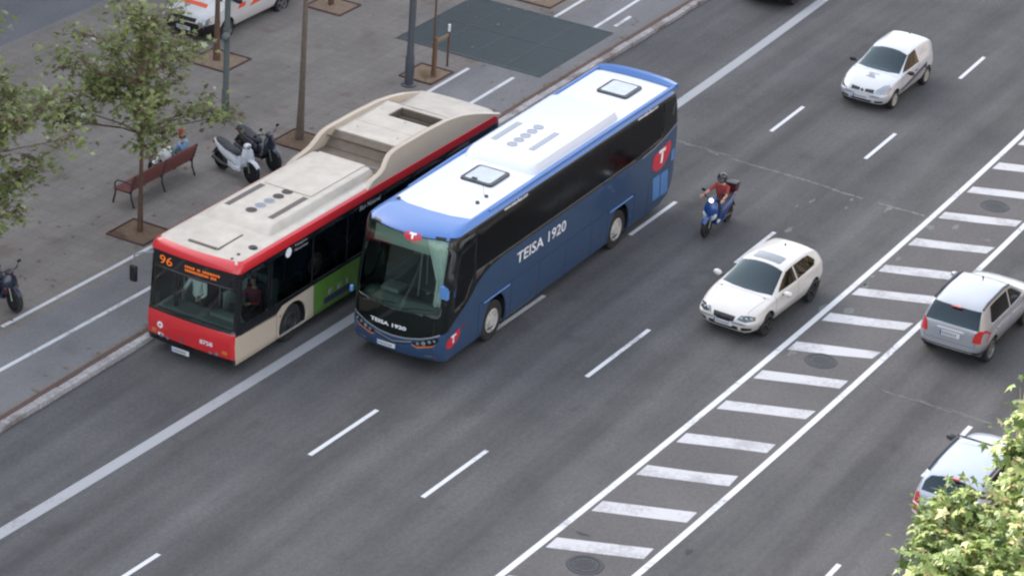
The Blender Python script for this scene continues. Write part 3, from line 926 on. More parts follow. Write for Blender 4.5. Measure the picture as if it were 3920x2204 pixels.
def person(pos, yaw, label, seat=.45, foot=0.0, shirt='shirt_white', legs='trousers', shoes='shoe', sleeve=True, lhand=(.35, .18, .25), rhand=(.35, -.18, .25), lean=.0, knee=.45, kspread=.12, look=0, hair='hair_dark', gear='hair', stand=False, group=None, scale=1.0, arms='skin', turn=0):
    c, s_ = math.cos(yaw), math.sin(yaw)
    def W(x, y, z):
        x *= scale; y *= scale; z = z*scale if stand else seat+(z)*scale
        return Vector((pos[0]+c*x-s_*y, pos[1]+s_*x+c*y, pos[2]+z))
    if not stand:
        H = lambda x, y, z: W(x+lean*z, y, z)
        P = [W(0, 0, .10), H(0, 0, .28), H(0, 0, .44), H(0.01, 0, .565), H(.02, 0, .64),
             H(0, .175, .50), None, None, H(0, -.175, .50), None, None,
             W(.03, .09, .08), W(knee, kspread, .10), W(knee+.03, kspread, foot-seat+.10), W(knee+.17, kspread, foot-seat+.05),
             W(.03, -.09, .08), W(knee, -kspread, .10), W(knee+.03, -kspread, foot-seat+.10), W(knee+.17, -kspread, foot-seat+.05)]
        hl, hr_ = W(*lhand), W(*rhand)
    else:
        P = [W(0, 0, .93), W(0, 0, 1.08), W(0, 0, 1.28), W(.01, 0, 1.44), W(.02, 0, 1.52),
             W(0, .18, 1.40), None, None, W(0, -.18, 1.40), None, None,
             W(0, .09, .90), W(.02, .11, .48), W(-.02, .11, .09), W(.12, .12, .04),
             W(0, -.09, .90), W(.02, -.11, .48), W(-.02, -.11, .09), W(.12, -.12, .04)]
        hl, hr_ = W(*lhand), W(*rhand)
    for k, (sh, hd_) in enumerate(((P[5], hl), (P[8], hr_))):
        mid_ = (sh+hd_)/2; d = (hd_-sh).length; L = .55*scale
        drop = math.sqrt(max(0, (L/2)**2-(d/2)**2))
        out = Vector((-s_, c, 0))*(1 if k == 0 else -1)
        el = mid_+Vector((0, 0, -drop*.85))+out*drop*.5
        P[6+3*k] = el; P[7+3*k] = hd_
    rad = [(.15, .13), (.135, .11), (.155, .115), .06, .055, .065, .045, .028, .065, .045, .028, .085, .065, .042, .035, .085, .065, .042, .035]
    rad = [tuple(q*scale for q in r) if hasattr(r, '__len__') else r*scale for r in rad]
    E_ = [(0, 1), (1, 2), (2, 3), (3, 4), (2, 5), (5, 6), (6, 7), (2, 8), (8, 9), (9, 10), (0, 11), (11, 12), (12, 13), (13, 14), (0, 15), (15, 16), (16, 17), (17, 18)]
    Z = {(0, 1): shirt, (1, 2): shirt, (2, 3): shirt, (3, 4): 'skin', (2, 5): shirt, (2, 8): shirt, (5, 6): shirt, (8, 9): shirt, (6, 7): shirt if sleeve else 'skin', (9, 10): shirt if sleeve else 'skin',
         (0, 11): legs, (11, 12): legs, (12, 13): legs, (13, 14): shoes, (0, 15): legs, (15, 16): legs, (16, 17): legs, (17, 18): shoes}
    ly = yaw+look
    lk = (math.cos(ly), math.sin(ly), -.05)
    head = P[4]+Vector((math.cos(yaw)*.02, math.sin(yaw)*.02, .12*scale))
    ob = body(None, P, rad, E_, Z, label, 'person', head=head, hr=.1*scale, look=lk, hands=[(P[7], P[7]-P[6], 1), (P[10], P[10]-P[9], -1)], group=group)
    if gear: headgear(ob, head, .1*scale, lk, hair, gear, 'helmet' if gear == 'helmet' else 'hair')
    return ob

# ------------------------------------------------------------------ bus shells
def outline(hw, f, r, bf, br, rc, n=9, m=40):
    """plan of a bus at one height: bulged nose and tail, rounded corners, counter-clockwise"""
    pts = []
    k = 5
    def nose(y): return f-bf*(y/hw)**2
    def tail(y): return r+br*(y/hw)**2
    yc = hw-rc
    for i in range(n): 
        y = -yc+2*yc*i/(n-1); pts.append((nose(y), y))
    xn = nose(yc)-rc*.95
    for i in range(1, k): 
        a = PI/2*i/k; pts.append((xn+rc*.95*math.cos(a), yc+rc*math.sin(a)))
    xt = tail(yc)+rc
    for i in range(m+1): pts.append((xn+(xt-xn)*i/m, hw))
    for i in range(1, k):
        a = PI/2*i/k; pts.append((xt-rc*math.sin(a), yc+rc*math.cos(a)))
    for i in range(n):
        y = yc-2*yc*i/(n-1); pts.append((tail(y), y))
    for i in range(1, k):
        a = PI/2*i/k; pts.append((xt-rc*math.cos(a), -yc-rc*math.sin(a)))
    for i in range(m+1): pts.append((xt+(xn-xt)*i/m, -hw))
    for i in range(1, k):
        a = PI/2*i/k; pts.append((xn+rc*.95*math.sin(a), -yc-rc*math.cos(a)))
    return pts

def bus_shell(levels, crown=.04):
    """levels: (z, halfwidth, front, rear, bulge front, bulge rear, corner radius)"""
    bm = B()
    rings = [[(x, y, l[0]) for x, y in outline(*l[1:])] for l in levels]
    rv = [[bm.verts.new(p) for p in r] for r in rings]
    n = len(rings[0])
    for a, b in zip(rv, rv[1:]):
        for k in range(n): bm.faces.new((a[k], a[(k+1) % n], b[(k+1) % n], b[k]))
    # roof: rings shrinking on to a crowned sheet
    last = rings[-1]; z, hw, f, r = levels[-1][:4]
    prev = rv[-1]
    for q in (.93, .8, .6, .35, .12):
        ring = []
        for (x, y, _) in last:
            x2 = x; 
            edge = min(1, (f-x)/.5)*min(1, (x-r)/.5)
            x2 = x+(1-q)*.9*max(0, (r+1.3-x)/1.3)-(1-q)*.9*max(0, (x-f+1.3)/1.3)
            ring.append(bm.verts.new((x2, y*q, z+crown*(1-q*q))))
        for k in range(n): bm.faces.new((prev[k], prev[(k+1) % n], ring[(k+1) % n], ring[k]))
        prev = ring
    bm.faces.new(prev)
    bm.faces.new([v for v in rv[0]][::-1])
    bmesh.ops.remove_doubles(bm, verts=bm.verts[:], dist=1e-4)
    bmesh.ops.recalc_face_normals(bm, faces=bm.faces[:])
    return bm

def bus_seat(parent, x, y, z, m, w_=.44, h=.75, name='passenger_seat'):
    bm = B(); box(bm, (0, 0, .42), (.44, w_, .12), bev=.03); box(bm, (-.2, 0, .42+h/2), (.10, w_, h), Matrix.Rotation(R(-8), 4, 'Y'), bev=.03); box(bm, (0, 0, .2), (.25, .06, .4))
    o = obj(name, bm, m, parent, 40); o.location = (x, y, z); return o

# ------------------------------------------------------------------ the red city bus
def city_bus():
    t = thing('city_bus', 'red and cream city bus with tall roof pod pulled up along the kerb', 'bus', (55.48, 34.69, 0), PI-.0089)
    X = lambda d: 6-d
    lv = []
    for z, hw, d, bf, rc in ((.28, 1.23, .02, .06, .11), (.34, 1.262, -.04, .06, .11), (.5, 1.262, -.07, .06, .11), (.8, 1.262, -.10, .06, .11), (1.1, 1.262, -.08, .06, .11), (1.17, 1.262, -.04, .06, .11),
                             (1.6, 1.262, -.01, .07, .11), (2.2, 1.262, .03, .07, .12), (2.6, 1.262, .06, .08, .12), (2.66, 1.27, .0, .09, .15), (2.76, 1.265, .02, .10, .17), (2.84, 1.235, .08, .11, .2), (2.895, 1.14, .20, .12, .2), (2.91, 1.06, .31, .11, .2)):
        lv.append((z, hw, X(d), -6.05+max(0, z-2.5)*.3, bf, .05, rc))
    bm = bus_shell(lv, .03)
    bv = bvh_of(bm)
    # paint: 0 cream, 1 red, 2 black, 3 green, 4 roof
    for f in bm.faces:
        c = f.calc_center_median()
        f.material_index = 4 if c.z > 2.86 else 0
    for v, sg in (('L', 1), ('R', -1)):
        zone(bm, [(-7, 2.64), (7, 2.64), (7, 2.88), (-7, 2.88)], v, 1)
        zone(bm, [(-7, 1.17), (X(3.3), 1.17), (X(1.95), 1.14), (X(1.72), 1.0), (7, 1.08), (7, 2.64), (-7, 2.64)], v, 2)
        zone(bm, [(-7, .28), (X(3.32), .28), (X(3.28), 1.17), (-7, 1.17)], v, 3)
    zone(bm, [(-1.3, 2.64), (1.3, 2.64), (1.3, 2.88), (-1.3, 2.88)], 'F', 1, .35)
    zone(bm, [(-1.3, 1.12), (1.3, 1.12), (1.3, 2.64), (-1.3, 2.64)], 'F', 2, .35)
    zone(bm, [(-1.3, .5), (1.3, .46), (1.3, 1.12), (-1.3, 1.12)], 'F', 1, .35)
    zone(bm, [(-1.3, .2), (1.3, .2), (1.3, .46), (-1.3, .5)], 'F', 2, .35)
    zone(bm, [(-1.3, .2), (1.3, .2), (1.3, 1.2), (-1.3, 1.2)], 'K', 1, .35); zone(bm, [(-1.3, 1.2), (1.3, 1.2), (1.3, 2.64), (-1.3, 2.64)], 'K', 2, .35); zone(bm, [(-1.3, 2.64), (1.3, 2.64), (1.3, 2.88), (-1.3, 2.88)], 'K', 1, .35)
    # panel joints and fillers
    for a, b, c, d in ((.16, 1.70, .96, .975), (.16, 1.9, .27, .285)):
        pass
    zone(bm, [(X(1.74), .30), (X(1.725), .30), (X(1.725), .98), (X(1.74), .98)], 'L', 2)
    zone(bm, [(X(1.73), .965), (X(.2), 1.03), (X(.2), 1.045), (X(1.73), .98)], 'L', 2)
    # wheel arches
    for d in (2.42, 8.6):
        for v in 'LR':
            cutout(bm, circ(X(d), .48, .58, 26), v, keep=False)
    win = []
    wl = [(rrect(X(1.32), X(.24), 1.26, 2.46, .07), 'driver_window')]
    e = [1.5, 3.22, 4.72, 6.22, 7.72, 9.22, 10.6]
    for a, b in zip(e, e[1:]): wl.append((rrect(X(b-.05), X(a), 1.27, 2.5, .06), 'side_window'))
    for poly, nm in wl:
        win.append((nm, cutout(bm, poly, 'L', off=-.004)))
    er = [1.45, 3.3, 4.7, 6.0, 7.4, 9.0, 10.6]
    for k, (a, b) in enumerate(zip(er, er[1:])): win.append(('side_window', cutout(bm, rrect(X(b-.05), X(a), 1.2, 2.5, .06), 'R', off=-.004)))
    door = cutout(bm, rrect(X(1.38), X(.25), .38, 2.5, .05), 'R', off=-.01)
    screen = cutout(bm, rrect(-1.19, 1.19, 1.18, 2.2, .08), 'F', .3, -.003)
    dest = cutout(bm, rrect(-1.05, 1.08, 2.24, 2.6, .03), 'F', .3, -.003)
    rear = cutout(bm, rrect(-1.0, 1.0, 1.5, 2.4, .08), 'K', .3, -.003)
    o = obj('body', bm, ['bus_cream', 'bus_red', 'black_gloss', 'bus_green', 'bus_roof'], t, 30)
    solid(o, .035, 'bus_trim')
    for nm, b in win: obj(nm, b, 'glass_bus_dark' if nm == 'side_window' else 'glass_bus', t, 60)
    obj('front_door', door, 'glass_bus', t, 60); obj('windscreen', screen, 'glass_bus', t, 60); obj('rear_window', rear, 'glass_bus_dark', t, 60)
    db = obj('destination_display', dest, 'black_gloss', t, 60)
    # orange number and word rows of the display, set just proud of the black glass
    letters('route_number', '96', .98, 2.31, 2*.0-.0+.42, .25, 'F', bv, 'led', db, flip=-1) if False else letters('route_number', '96', -.98, 2.32, .38, .21, 'F', bv, 'led', db, off=.01)
    r_ = random.Random(2)
    for row, z in enumerate((2.46, 2.37)):
        y = -.30+row*.08
        while y < .72:
            wv = r_.uniform(.03, .06); hv = r_.uniform(.05, .062)
            if r_.random() > .12:
                h = hitmap(bv, y+wv/2, z, 'F', .01)
                b = B(); box(b, h, (.004, wv*.85, hv)); obj('led_block', b, 'led', db, 0)
            y += wv+.012
    # arches, wheels
    for d in (2.42, 8.6):
        for s in (1, -1):
            obj('wheel_arch', arch_liner(t, X(d), s*1.22, .48, .60, .45), 'matte_black', t, 40)
            wheel(t, X(d), s*1.19, .48, .28, 'rim_dark', 'bus', rr=.58)
    # black bumper underside
    b = B(); box(b, (X(6), 0, .32), (11.6, 2.36, .06)); obj('underbody', b, 'matte_black', t, 0)
    # cabin
    b = B(); box(b, (X(6.3), 0, .40), (11.0, 1.5, .05)); box(b, (X(5.5), 0, .402), (4.6, 2.34, .04)); box(b, (X(.95), 0, .402), (1.5, 2.3, .04)); box(b, (X(6.2), 0, 2.62), (11.0, 2.3, .03)); obj('floor', b, 'bus_trim', t, 0)
    b = B(); box(b, (X(.42), 0, .95), (.55, 2.2, .5), bev=.06); box(b, (X(.55), .62, 1.2), (.3, .75, .18), bev=.05); dsh = obj('dashboard', b, 'dash', t, 40)
    b = B(); tube(b, [Vector((X(.95), .68, 1.33))+Matrix.Rotation(R(-25), 3, 'Y') @ Vector((.23*math.cos(a), .23*math.sin(a), 0)) for a in [2*PI*k/20 for k in range(21)]], .014, 6); tube(b, [(X(.92), .68, 1.32), (X(.7), .68, 1.15)], .02, 6)
    obj('steering_wheel', b, 'black', t, 40)
    b = B(); box(b, (X(1.85), .62, 1.15), (.04, 1.1, 1.4)); box(b, (X(1.5), .12, .95), (.7, .03, 1.0)); obj('driver_partition', b, 'bus_trim', t, 0)
    bus_seat(t, X(1.45), .68, .5, 'seat_dark', .5, .8, 'driver_seat')
    for k, d in enumerate((3.9, 4.9, 5.9, 6.9, 7.9, 8.9, 9.9)):
        for y in (.93, .45, -.93):
            if y == -.93 and 5 < d < 7: continue
            bus_seat(t, X(d), y, .42, 'seat_blue')
    b = B()
    for d in (2.0, 3.5, 5.0, 6.5, 8.0, 9.5): tube(b, [(X(d), .25, .42), (X(d), .25, 2.6)], .018, 6); 
    tube(b, [(X(2), .25, 2.1), (X(10), .25, 2.1)], .016, 6); tube(b, [(X(2), -.25, 2.1), (X(10), -.25, 2.1)], .016, 6)
    tube(b, [(X(2.0), 1.1, 1.62), (X(2.9), 1.1, 1.62), (X(3.0), 1.1, 1.3)], .016, 6); tube(b, [(X(3.6), 1.1, 1.5), (X(5.0), 1.1, 1.62), (X(5.6), 1.1, 2.2)], .016, 6)
    tube(b, [(X(1.3), -.1, .45), (X(1.3), -.1, 2.55)], .018, 6)
    obj('handrail', b, 'rail', t, 60)
    # black pillar between the panes of the windscreen and door frames
    b = B(); tube(b, [(X(.32), -.66, 1.2), (X(.34), -.66, 2.25)], .055, 8); obj('screen_blind', b, 'black', t, 60)
    # wipers
    b = B(); tube(b, [(X(-.0), -.75, 1.15), (X(-.11), .0, 1.21), (X(-.10), .35, 1.19)], .012, 5); tube(b, [(X(.02), .3, 1.14), (X(-.02), .95, 1.23)], .010, 5); obj('wiper', b, 'black', t, 60)
    # mirror on its arm, kerb side
    b = B(); tube(b, [(X(.15), -1.2, 2.5), (X(-.08), -1.38, 2.52), (X(-.1), -1.58, 2.4), (X(-.1), -1.6, 2.15)], .022, 6); ma = obj('mirror_arm', b, 'grey', t, 60)
    b = B(); box(b, (X(-.1), -1.6, 1.92), (.1, .2, .42), bev=.045); obj('mirror_head', b, 'black', ma, 60)
    # front marks
    letters('fleet_number', '8758', .33, .67, .36, .12, 'F', bv, 'emblem_white', t, bold=.02)
    letters('rear_fleet_number', '8758', X(11.35), 2.35, .42, .11, 'L', bv, 'text_grey', t)
    obj('round_badge', merge(decal(bv, circ(-.83, .79, .085), 'F', .004), decal(bv, circ(-.83, .79, .035, 10), 'F', .008), 1), ['emblem_white', 'bus_red'], t, 0)
    obj('small_sticker', decal(bv, rrect(-.9, -.74, .5, .58, .02), 'F', .004), 'emblem_white', t, 0)
    b = decal(bv, circ(-.2, .55, .075, 18), 'F', .004); b = merge(b, decal(bv, circ(-.2, .545, .055, 14), 'F', .008), 1); b = merge(b, decal(bv, rrect(-.21, -.19, .52, .62, .005), 'F', .011), 0)
    obj('maker_badge', b, ['chrome', 'bus_red'], t, 0)
    for s in (-1, 1):
        obj('headlight', decal(bv, circ(s*.80, .52, .05, 14), 'F', .006), 'lamp', t, 0); obj('headlight', decal(bv, circ(s*.62, .50, .045, 14), 'F', .006), 'lamp', t, 0)
        obj('turn_signal', decal(bv, rrect(s*1.02-.07, s*1.02+.07, .56, .66, .01), 'F', .008), 'orange_lens', t, 0)
    pl = plate(t, X(-.17), -.17, .33, 'F', .52, .12)
    # side marks: white disc and lettering by the first window, advert words
    obj('roundel', decal(bv, circ(X(2.13), 2.47, .125), 'L', .006), 'emblem_white', t, 0)
    letters('roundel_words', 'Transports', X(2.38), 2.50, .52, .09, 'L', bv, 'text_grey', t)
    letters('roundel_words', 'Metropolitans', X(2.38), 2.38, .56, .09, 'L', bv, 'text_grey', t)
    letters('side_words', 'Bus Natural', X(5.2), 2.44, .95, .12, 'L', bv, 'emblem_white', t, shear=.25)
    letters('advert_words', 'F E I', X(3.95), .66, .85, .14, 'L', bv, 'text_grey', t)
    obj('advert_patch', decal(bv, rrect(X(4.9), X(3.75), .45, .62, .04), 'L', .005), 'ink', t, 0)
    for d, z in ((1.86, .9), (1.9, .35)):
        obj('side_reflector', decal(bv, circ(X(d), z, .035, 10), 'L', .008), 'orange_lens', t, 0)
    # roof furniture
    b = B(); z0 = 2.91
    def lid(b, x0, x1, y0, y1, z0, z1, sl=.12, slf=None, mi=0):
        slf = sl if slf is None else slf
        lo = rrect(x0, x1, y0, y1, .10); hi = rrect(x0+sl, x1-slf, y0+sl*.8, y1-sl*.8, .10)
        loft(b, [[(x, y, z0) for x, y in lo], [(x, y, z0+(z1-z0)*.55) for x, y in rrect(x0+sl*.25, x1-slf*.35, y0+sl*.2, y1-sl*.2, .1)], [(x, y, z1-.015) for x, y in rrect(x0+sl*.7, x1-slf*.8, y0+sl*.55, y1-sl*.55, .1)], [(x, y, z1) for x, y in hi]], mi=mi)
    lid(b, X(6.4), X(1.7), -.93, .93, z0-.04, z0+.20, .14, .38)
    box(b, (X(5.1), 0, z0+.215), (2.4, 1.35, .02)); box(b, (X(4.0), 0, z0+.203), (.02, 1.5, .012))
    ac = obj('air_conditioner', b, 'bus_roof', t, 30)
    for yy in (-.66, .60):
        b = B(); box(b, (X(3.05), yy, z0+.202), (1.5, .15, .012)); obj('air_grille', b, 'vent', ac, 0)
    for k, d in enumerate((2.4, 2.75, 3.1, 3.45, 3.8)):
        b = B()
        lathe(b, [(.14, .0), (.14, .02), (.115, .02), (.11, .008), (.001, .008)], 'Z', (X(d), -.02+.02*k, z0+.195), 18)
        for q in range(4): a = PI*q/4; box(b, (X(d), -.02+.02*k, z0+.214), (.2, .012, .008), Matrix.Rotation(a, 4, 'Z'))
        obj('fan', b, 'vent' if k not in (1, 2) else 'vent_grey', ac, 0)
    # open roof hatch panel at the front
    b = B(); box(b, (X(.95), -.02, 2.945), (.95, .85, .025), bev=.008); obj('roof_hatch', b, 'bus_roof', t, 30)
    b = B(); box(b, (X(.93), .42, 2.94), (1.0, .03, .03)); box(b, (X(.43), -.02, 2.93), (.03, .8, .03)); obj('hatch_seal', b, 'dust_brown', t, 0)
    b = B(); lathe(b, [(.11, 0), (.11, .05), (.08, .07), (.001, .07)], 'Z', (X(1.05), .98, 2.88), 16)
    obj('roof_aerial', b, 'black', t, 40)
    b = B(); lathe(b, [(.05, 0), (.04, .05), (.001, .06)], 'Z', (X(.54), .93, 2.885), 12); obj('roof_aerial', b, 'black', t, 40)
    b = B(); lathe(b, [(.045, 0), (.035, .04), (.001, .05)], 'Z', (X(.3), .92, 2.87), 12); obj('roof_aerial', b, 'black', t, 40)
    # roof pod over the gas tanks: cheeks either side, sunk floor between
    prof = [(5.55, 2.74), (5.6, 2.86), (5.9, 2.98), (6.25, 3.03), (6.48, 3.10), (6.66, 3.24), (6.82, 3.35), (7.05, 3.405), (7.4, 3.42), (8.6, 3.42), (9.5, 3.39), (10.2, 3.30), (10.9, 3.14), (11.5, 2.96), (12.02, 2.8), (12.02, 2.70)]
    for s in (1, -1):
        b = B(); o_ = [(X(d), z) for d, z in prof]
        ln = lambda z: .15*max(0, min(1, (z-2.78)/.5))
        va = [b.verts.new((x, s*(1.245-ln(z)), z)) for x, z in o_]; vm = [b.verts.new((x, s*(1.18-ln(z)), z+(.025 if 0 < i < len(o_)-1 else 0))) for i, (x, z) in enumerate(o_)]; vb = [b.verts.new((x, s*(1.11-ln(z)), z)) for x, z in o_]
        vl = [b.verts.new((x, s*1.248, 2.74)) for x, z in o_]; vk = [b.verts.new((x, s*1.03, 2.74)) for x, z in o_]
        for i in range(len(o_)-1):
            for p_, q_ in ((vl, va), (vb, vk)):
                if min(o_[i][1], o_[i+1][1]) > 2.745: b.faces.new((p_[i], p_[i+1], q_[i+1], q_[i]))
        for i in range(len(o_)-1):
            for p_, q_ in ((va, vm), (vm, vb)):
                b.faces.new((p_[i], p_[i+1], q_[i+1], q_[i]))
        b.faces.new((va[0], vm[0], vb[0])); b.faces.new((va[-1], vb[-1], vm[-1]))
        bmesh.ops.recalc_face_normals(b, faces=b.faces[:])
        ck = obj('pod_cheek', b, 'bus_cream', t, 30)
        b = B(); pr = rrect(X(8.42), X(7.9), 2.98, 3.24, .05); loft(b, [[(x, s*(1.249-.15*max(0, min(1, (z-2.78)/.5))+k_), z) for x, z in pr] for k_ in (-.02, .004)]); obj('cheek_vent', b, 'vent', ck, 0)
    b = B()
    HX0, HX1, HY0, HY1 = X(9.72), X(9.02), -.42, .98
    zt = 3.30
    for (x0, x1, y0, y1) in ((HX1, X(7.45), -1.07, 1.07), (HX0, HX1, -1.07, HY0), (HX0, HX1, HY1, 1.07), (X(9.85), HX0, -1.07, 1.07)):
        box(b, ((x0+x1)/2, (y0+y1)/2, zt-.03), (x1-x0, y1-y0, .06))
    # slope down to the tail, curved
    rows = []
    for d, z in ((9.85, zt), (9.93, 3.12), (10.3, 3.03), (10.7, 2.98), (11.1, 2.95), (11.5, 2.92), (11.85, 2.85)):
        rows.append([b.verts.new((X(d), -1.08+2.16*k/8, z+.02*(1-((k-4)/4)**2))) for k in range(9)])
    for a, c in zip(rows, rows[1:]):
        for k in range(8): b.faces.new((a[k], a[k+1], c[k+1], c[k]))
    box(b, (X(8.27), 0, zt+.003), (.02, 2.2, .008))
    for q, yq in ((7.9, .6), (7.9, -.6), (9.3, -.75), (8.9, .2)): lathe(b, [(.03, 0), (.03, .02), (.001, .025)], 'Z', (X(q), yq, zt), 8)
    pd = obj('pod_top', b, 'bus_roof', t, 30)
    b = B()
    for (p0, p1) in (((HX0, HY0), (HX1, HY0)), ((HX0, HY1), (HX1, HY1))): box(b, ((p0[0]+p1[0])/2, p0[1], zt-.2), (HX1-HX0, .02, .34))
    for xx in (HX0, HX1): box(b, (xx, (HY0+HY1)/2, zt-.2), (.02, HY1-HY0, .34))
    box(b, ((HX0+HX1)/2, (HY0+HY1)/2, zt-.36), (HX1-HX0, HY1-HY0, .03)); box(b, ((HX0+HX1)/2-.1, (HY0+HY1)/2, zt-.25), (.03, HY1-HY0, .2))
    obj('pod_well', b, 'dust_brown', pd, 0)
    b = B()     # raked louvred front of the pod
    loft(b, [[(X(7.46), -1.05, 3.27), (X(7.46), 1.05, 3.27)], [(X(7.05), -1.05, 2.96), (X(7.05), 1.05, 2.96)]], False, False)
    for k in range(26): box(b, (X(7.24), -1.03+k*.0825, 3.125), (.5, .018, .02), Matrix.Rotation(R(-37), 4, 'Y'))
    box(b, (X(6.75), 0, 2.935), (.7, 2.2, .03))
    obj('pod_louvre', b, 'dust_brown', pd, 0)
    b = B(); tube(b, [(X(6.5), -.95, 2.96), (X(6.52), .1, 2.98), (X(6.6), .95, 2.96)], .018, 6); tube(b, [(X(6.62), -.95, 2.96), (X(6.62), .95, 2.96)], .012, 6); obj('gas_pipe', b, 'grey', t, 60)
    return t
city_bus()
person((55.48-6+1.55, 34.69-.68, .5), PI, 'bus driver in a maroon jumper seated at the wheel of the red bus', seat=.55, foot=.05, shirt='shirt_maroon', legs='trousers', lhand=(.42, .16, .35), rhand=(.42, -.16, .35))
person((55.48-6+.78, 34.69+.40, .45), PI, 'passenger in a white shirt standing inside the red bus behind its windscreen', shirt='shirt_white', legs='trousers', stand=True, lhand=(.25, .25, 1.05), rhand=(.3, -.2, 1.15), hair='hair_dark', scale=.98)
person((55.48-6+5.2, 34.69-.93, .42), PI, 'passenger in a light blue shirt seated behind the side window of the red bus', seat=.5, foot=0, shirt='shirt_blue', legs='trousers', lhand=(.3, .1, .15), rhand=(.3, -.1, .15))

# ------------------------------------------------------------------ the blue touring coach
def shield(cx, cy, r, tilt=0, top=.35, asp=1.0):
    """round emblem with its top sliced flat"""
    p = []
    for k in range(25):
        a = R(-215+250*k/24)
        p.append((cx+r*asp*math.cos(a), cy+r*math.sin(a)+tilt*r*math.cos(a)))
    return p

def coach():
    t = thing('touring_coach', 'blue touring coach with white roof and black glass passing the red bus', 'coach', (52.33+6.28, 30.85+.056, 0), PI+.0089)
    X = lambda d: 6.28-d
    TL = -6.22
    lv = []
    for z, hw, d, rr_, bf, rc in ((.30, 1.20, .14, .55, .20, .2), (.36, 1.245, .02, .45, .21, .24), (.55, 1.265, -.08, .2, .22, .26), (.8, 1.272, -.12, .06, .22, .27), (1.1, 1.275, -.12, .0, .22, .27), (1.5, 1.275, -.10, .0, .23, .27),
                                (1.9, 1.275, -.05, .0, .24, .26), (2.3, 1.273, .0, .02, .25, .25), (2.7, 1.265, .07, .06, .27, .25), (3.1, 1.255, .14, .14, .28, .24), (3.35, 1.245, .20, .22, .29, .24), (3.40, 1.235, .22, .27, .29, .24), (3.45, 1.225, .28, .32, .28, .24), (3.53, 1.16, .48, .42, .26, .24), (3.585, 1.08, .85, .55, .22, .22)):
        lv.append((z, hw, X(d), TL+rr_, bf, .10, rc))
    bm = bus_shell(lv, .035)
    bv = bvh_of(bm)
    # 0 blue, 1 black, 2 cap blue, 3 white, 4 silver
    for f in bm.faces:
        c = f.calc_center_median()
        f.material_index = 2 if c.z > 3.40 else 0
    side = [(7, 1.22), (X(.28), 1.16), (X(.62), 1.36), (X(.95), 1.50), (X(1.25), 1.66), (X(1.55), 1.90), (X(1.85), 2.06), (X(2.2), 2.15), (X(2.8), 2.20), (X(10.2), 2.22), (X(10.9), 2.27), (X(11.6), 2.40), (X(12.1), 2.56), (-7, 2.6), (-7, 3.46), (7, 3.46)]
    for v in 'LR':
        zone(bm, side, v, 1)
        zone(bm, [(X(10.2), 2.205), (X(10.9), 2.255), (X(11.6), 2.385), (X(12.2), 2.55), (X(12.2), 2.51), (X(11.6), 2.345), (X(10.9), 2.215), (X(10.2), 2.165)], v, 4)
    zone(bm, [(-1.3, 1.16), (-.75, .93), (-.3, .86), (.3, .86), (.75, .93), (1.3, 1.16), (1.3, 3.40), (-1.3, 3.40)], 'F', 1, .3)
    zone(bm, [(-1.3, 1.5), (1.3, 1.5), (1.3, 3.42), (-1.3, 3.42)], 'K', 1, .4)
    zone(bm, [(X(1.46), -1.03), (X(1.30), -.6), (X(1.26), 0), (X(1.30), .6), (X(1.46), 1.03), (X(12.0), 1.05), (X(12.0), -1.05)], 'T', 3, .5)
    # panel seams along the flank, flaps
    for d in (1.75, 3.35, 4.75, 6.15, 7.55, 8.45, 9.95, 10.75):
        zone(bm, [(X(d), .34), (X(d)+.014, .34), (X(d)+.014, 1.28), (X(d), 1.28)], 'L', 1)
    zone(bm, [(X(9.9), 1.30), (X(1.8), 1.30), (X(1.8), 1.312), (X(9.9), 1.312)], 'L', 1)
    for d in (2.55, 9.12):
        for v in 'LR':
            pts = [(X(d)-.58, .28)]+[(X(d)+.58*math.cos(R(a)), .52+min(.68, .74*math.sin(R(a)))) for a in range(175, 4, -12)]+[(X(d)+.58, .28)]
            cutout(bm, pts, v, keep=False)
    win = []
    e = [1.45, 2.9, 4.65, 6.4, 8.15, 9.9, 11.3]
    for v in 'LR':
        win.append(cutout(bm, [(X(11.3), 2.42), (X(9.9), 2.30), (X(1.45), 2.28), (X(1.45), 3.36), (X(11.3), 3.36)], v, off=-.001))
        win.append(cutout(bm, [(X(.98), 1.70), (X(.52), 1.62), (X(.55), 2.45), (X(.72), 2.95), (X(1.35), 3.1), (X(1.35), 2.2)], v, off=-.004))
    screen = cutout(bm, [(-1.12, 1.62), (-.6, 1.56), (0, 1.54), (.6, 1.56), (1.12, 1.62), (1.10, 3.2), (1.06, 3.38), (-1.06, 3.38), (-1.10, 3.2)], 'F', .3, -.003)
    lamps = []
    for s in (-1, 1):
        lamps.append(cutout(bm, [(s*.50, .76), (s*.62, .70), (s*1.02, .80), (s*1.16, .95), (s*1.13, 1.03), (s*.8, .91)], 'F', .2, -.006))
    o = obj('body', bm, ['coach_blue', 'coach_black', 'coach_cap', 'coach_white', 'silver_car'], t, 30)
    solid(o, .04, 'trim_in')
    for b in win: obj('side_window', b, 'glass_coach', t, 60)
    obj('windscreen', screen, 'glass_screen', t, 60)
    for s, b in zip((-1, 1), lamps):
        h = obj('headlight', b, 'black_gloss', t, 40)
        for k, (yy, zz, rr_) in enumerate(((.66, .80, .045), (.80, .84, .055), (.94, .90, .045), (1.06, .95, .035))):
            obj('lamp_bowl', decal(bv, circ(s*yy, zz, rr_, 14), 'F', .010), 'lamp', h, 0)
        obj('turn_strip', decal(bv, [(s*.50, .735), (s*.62, .67), (s*.98, .76), (s*1.10, .86), (s*.98, .80), (s*.64, .72)], 'F', .006), 'orange_lens', h, 0)
    # bright strakes over the lamps and down to a shallow V
    def band(pts, w_, view='F', off=.008):
        lo = [(a, b-w_/2) for a, b in pts]; hi = [(a, b+w_/2) for a, b in pts]
        return decal(bv, lo+hi[::-1], view, off)
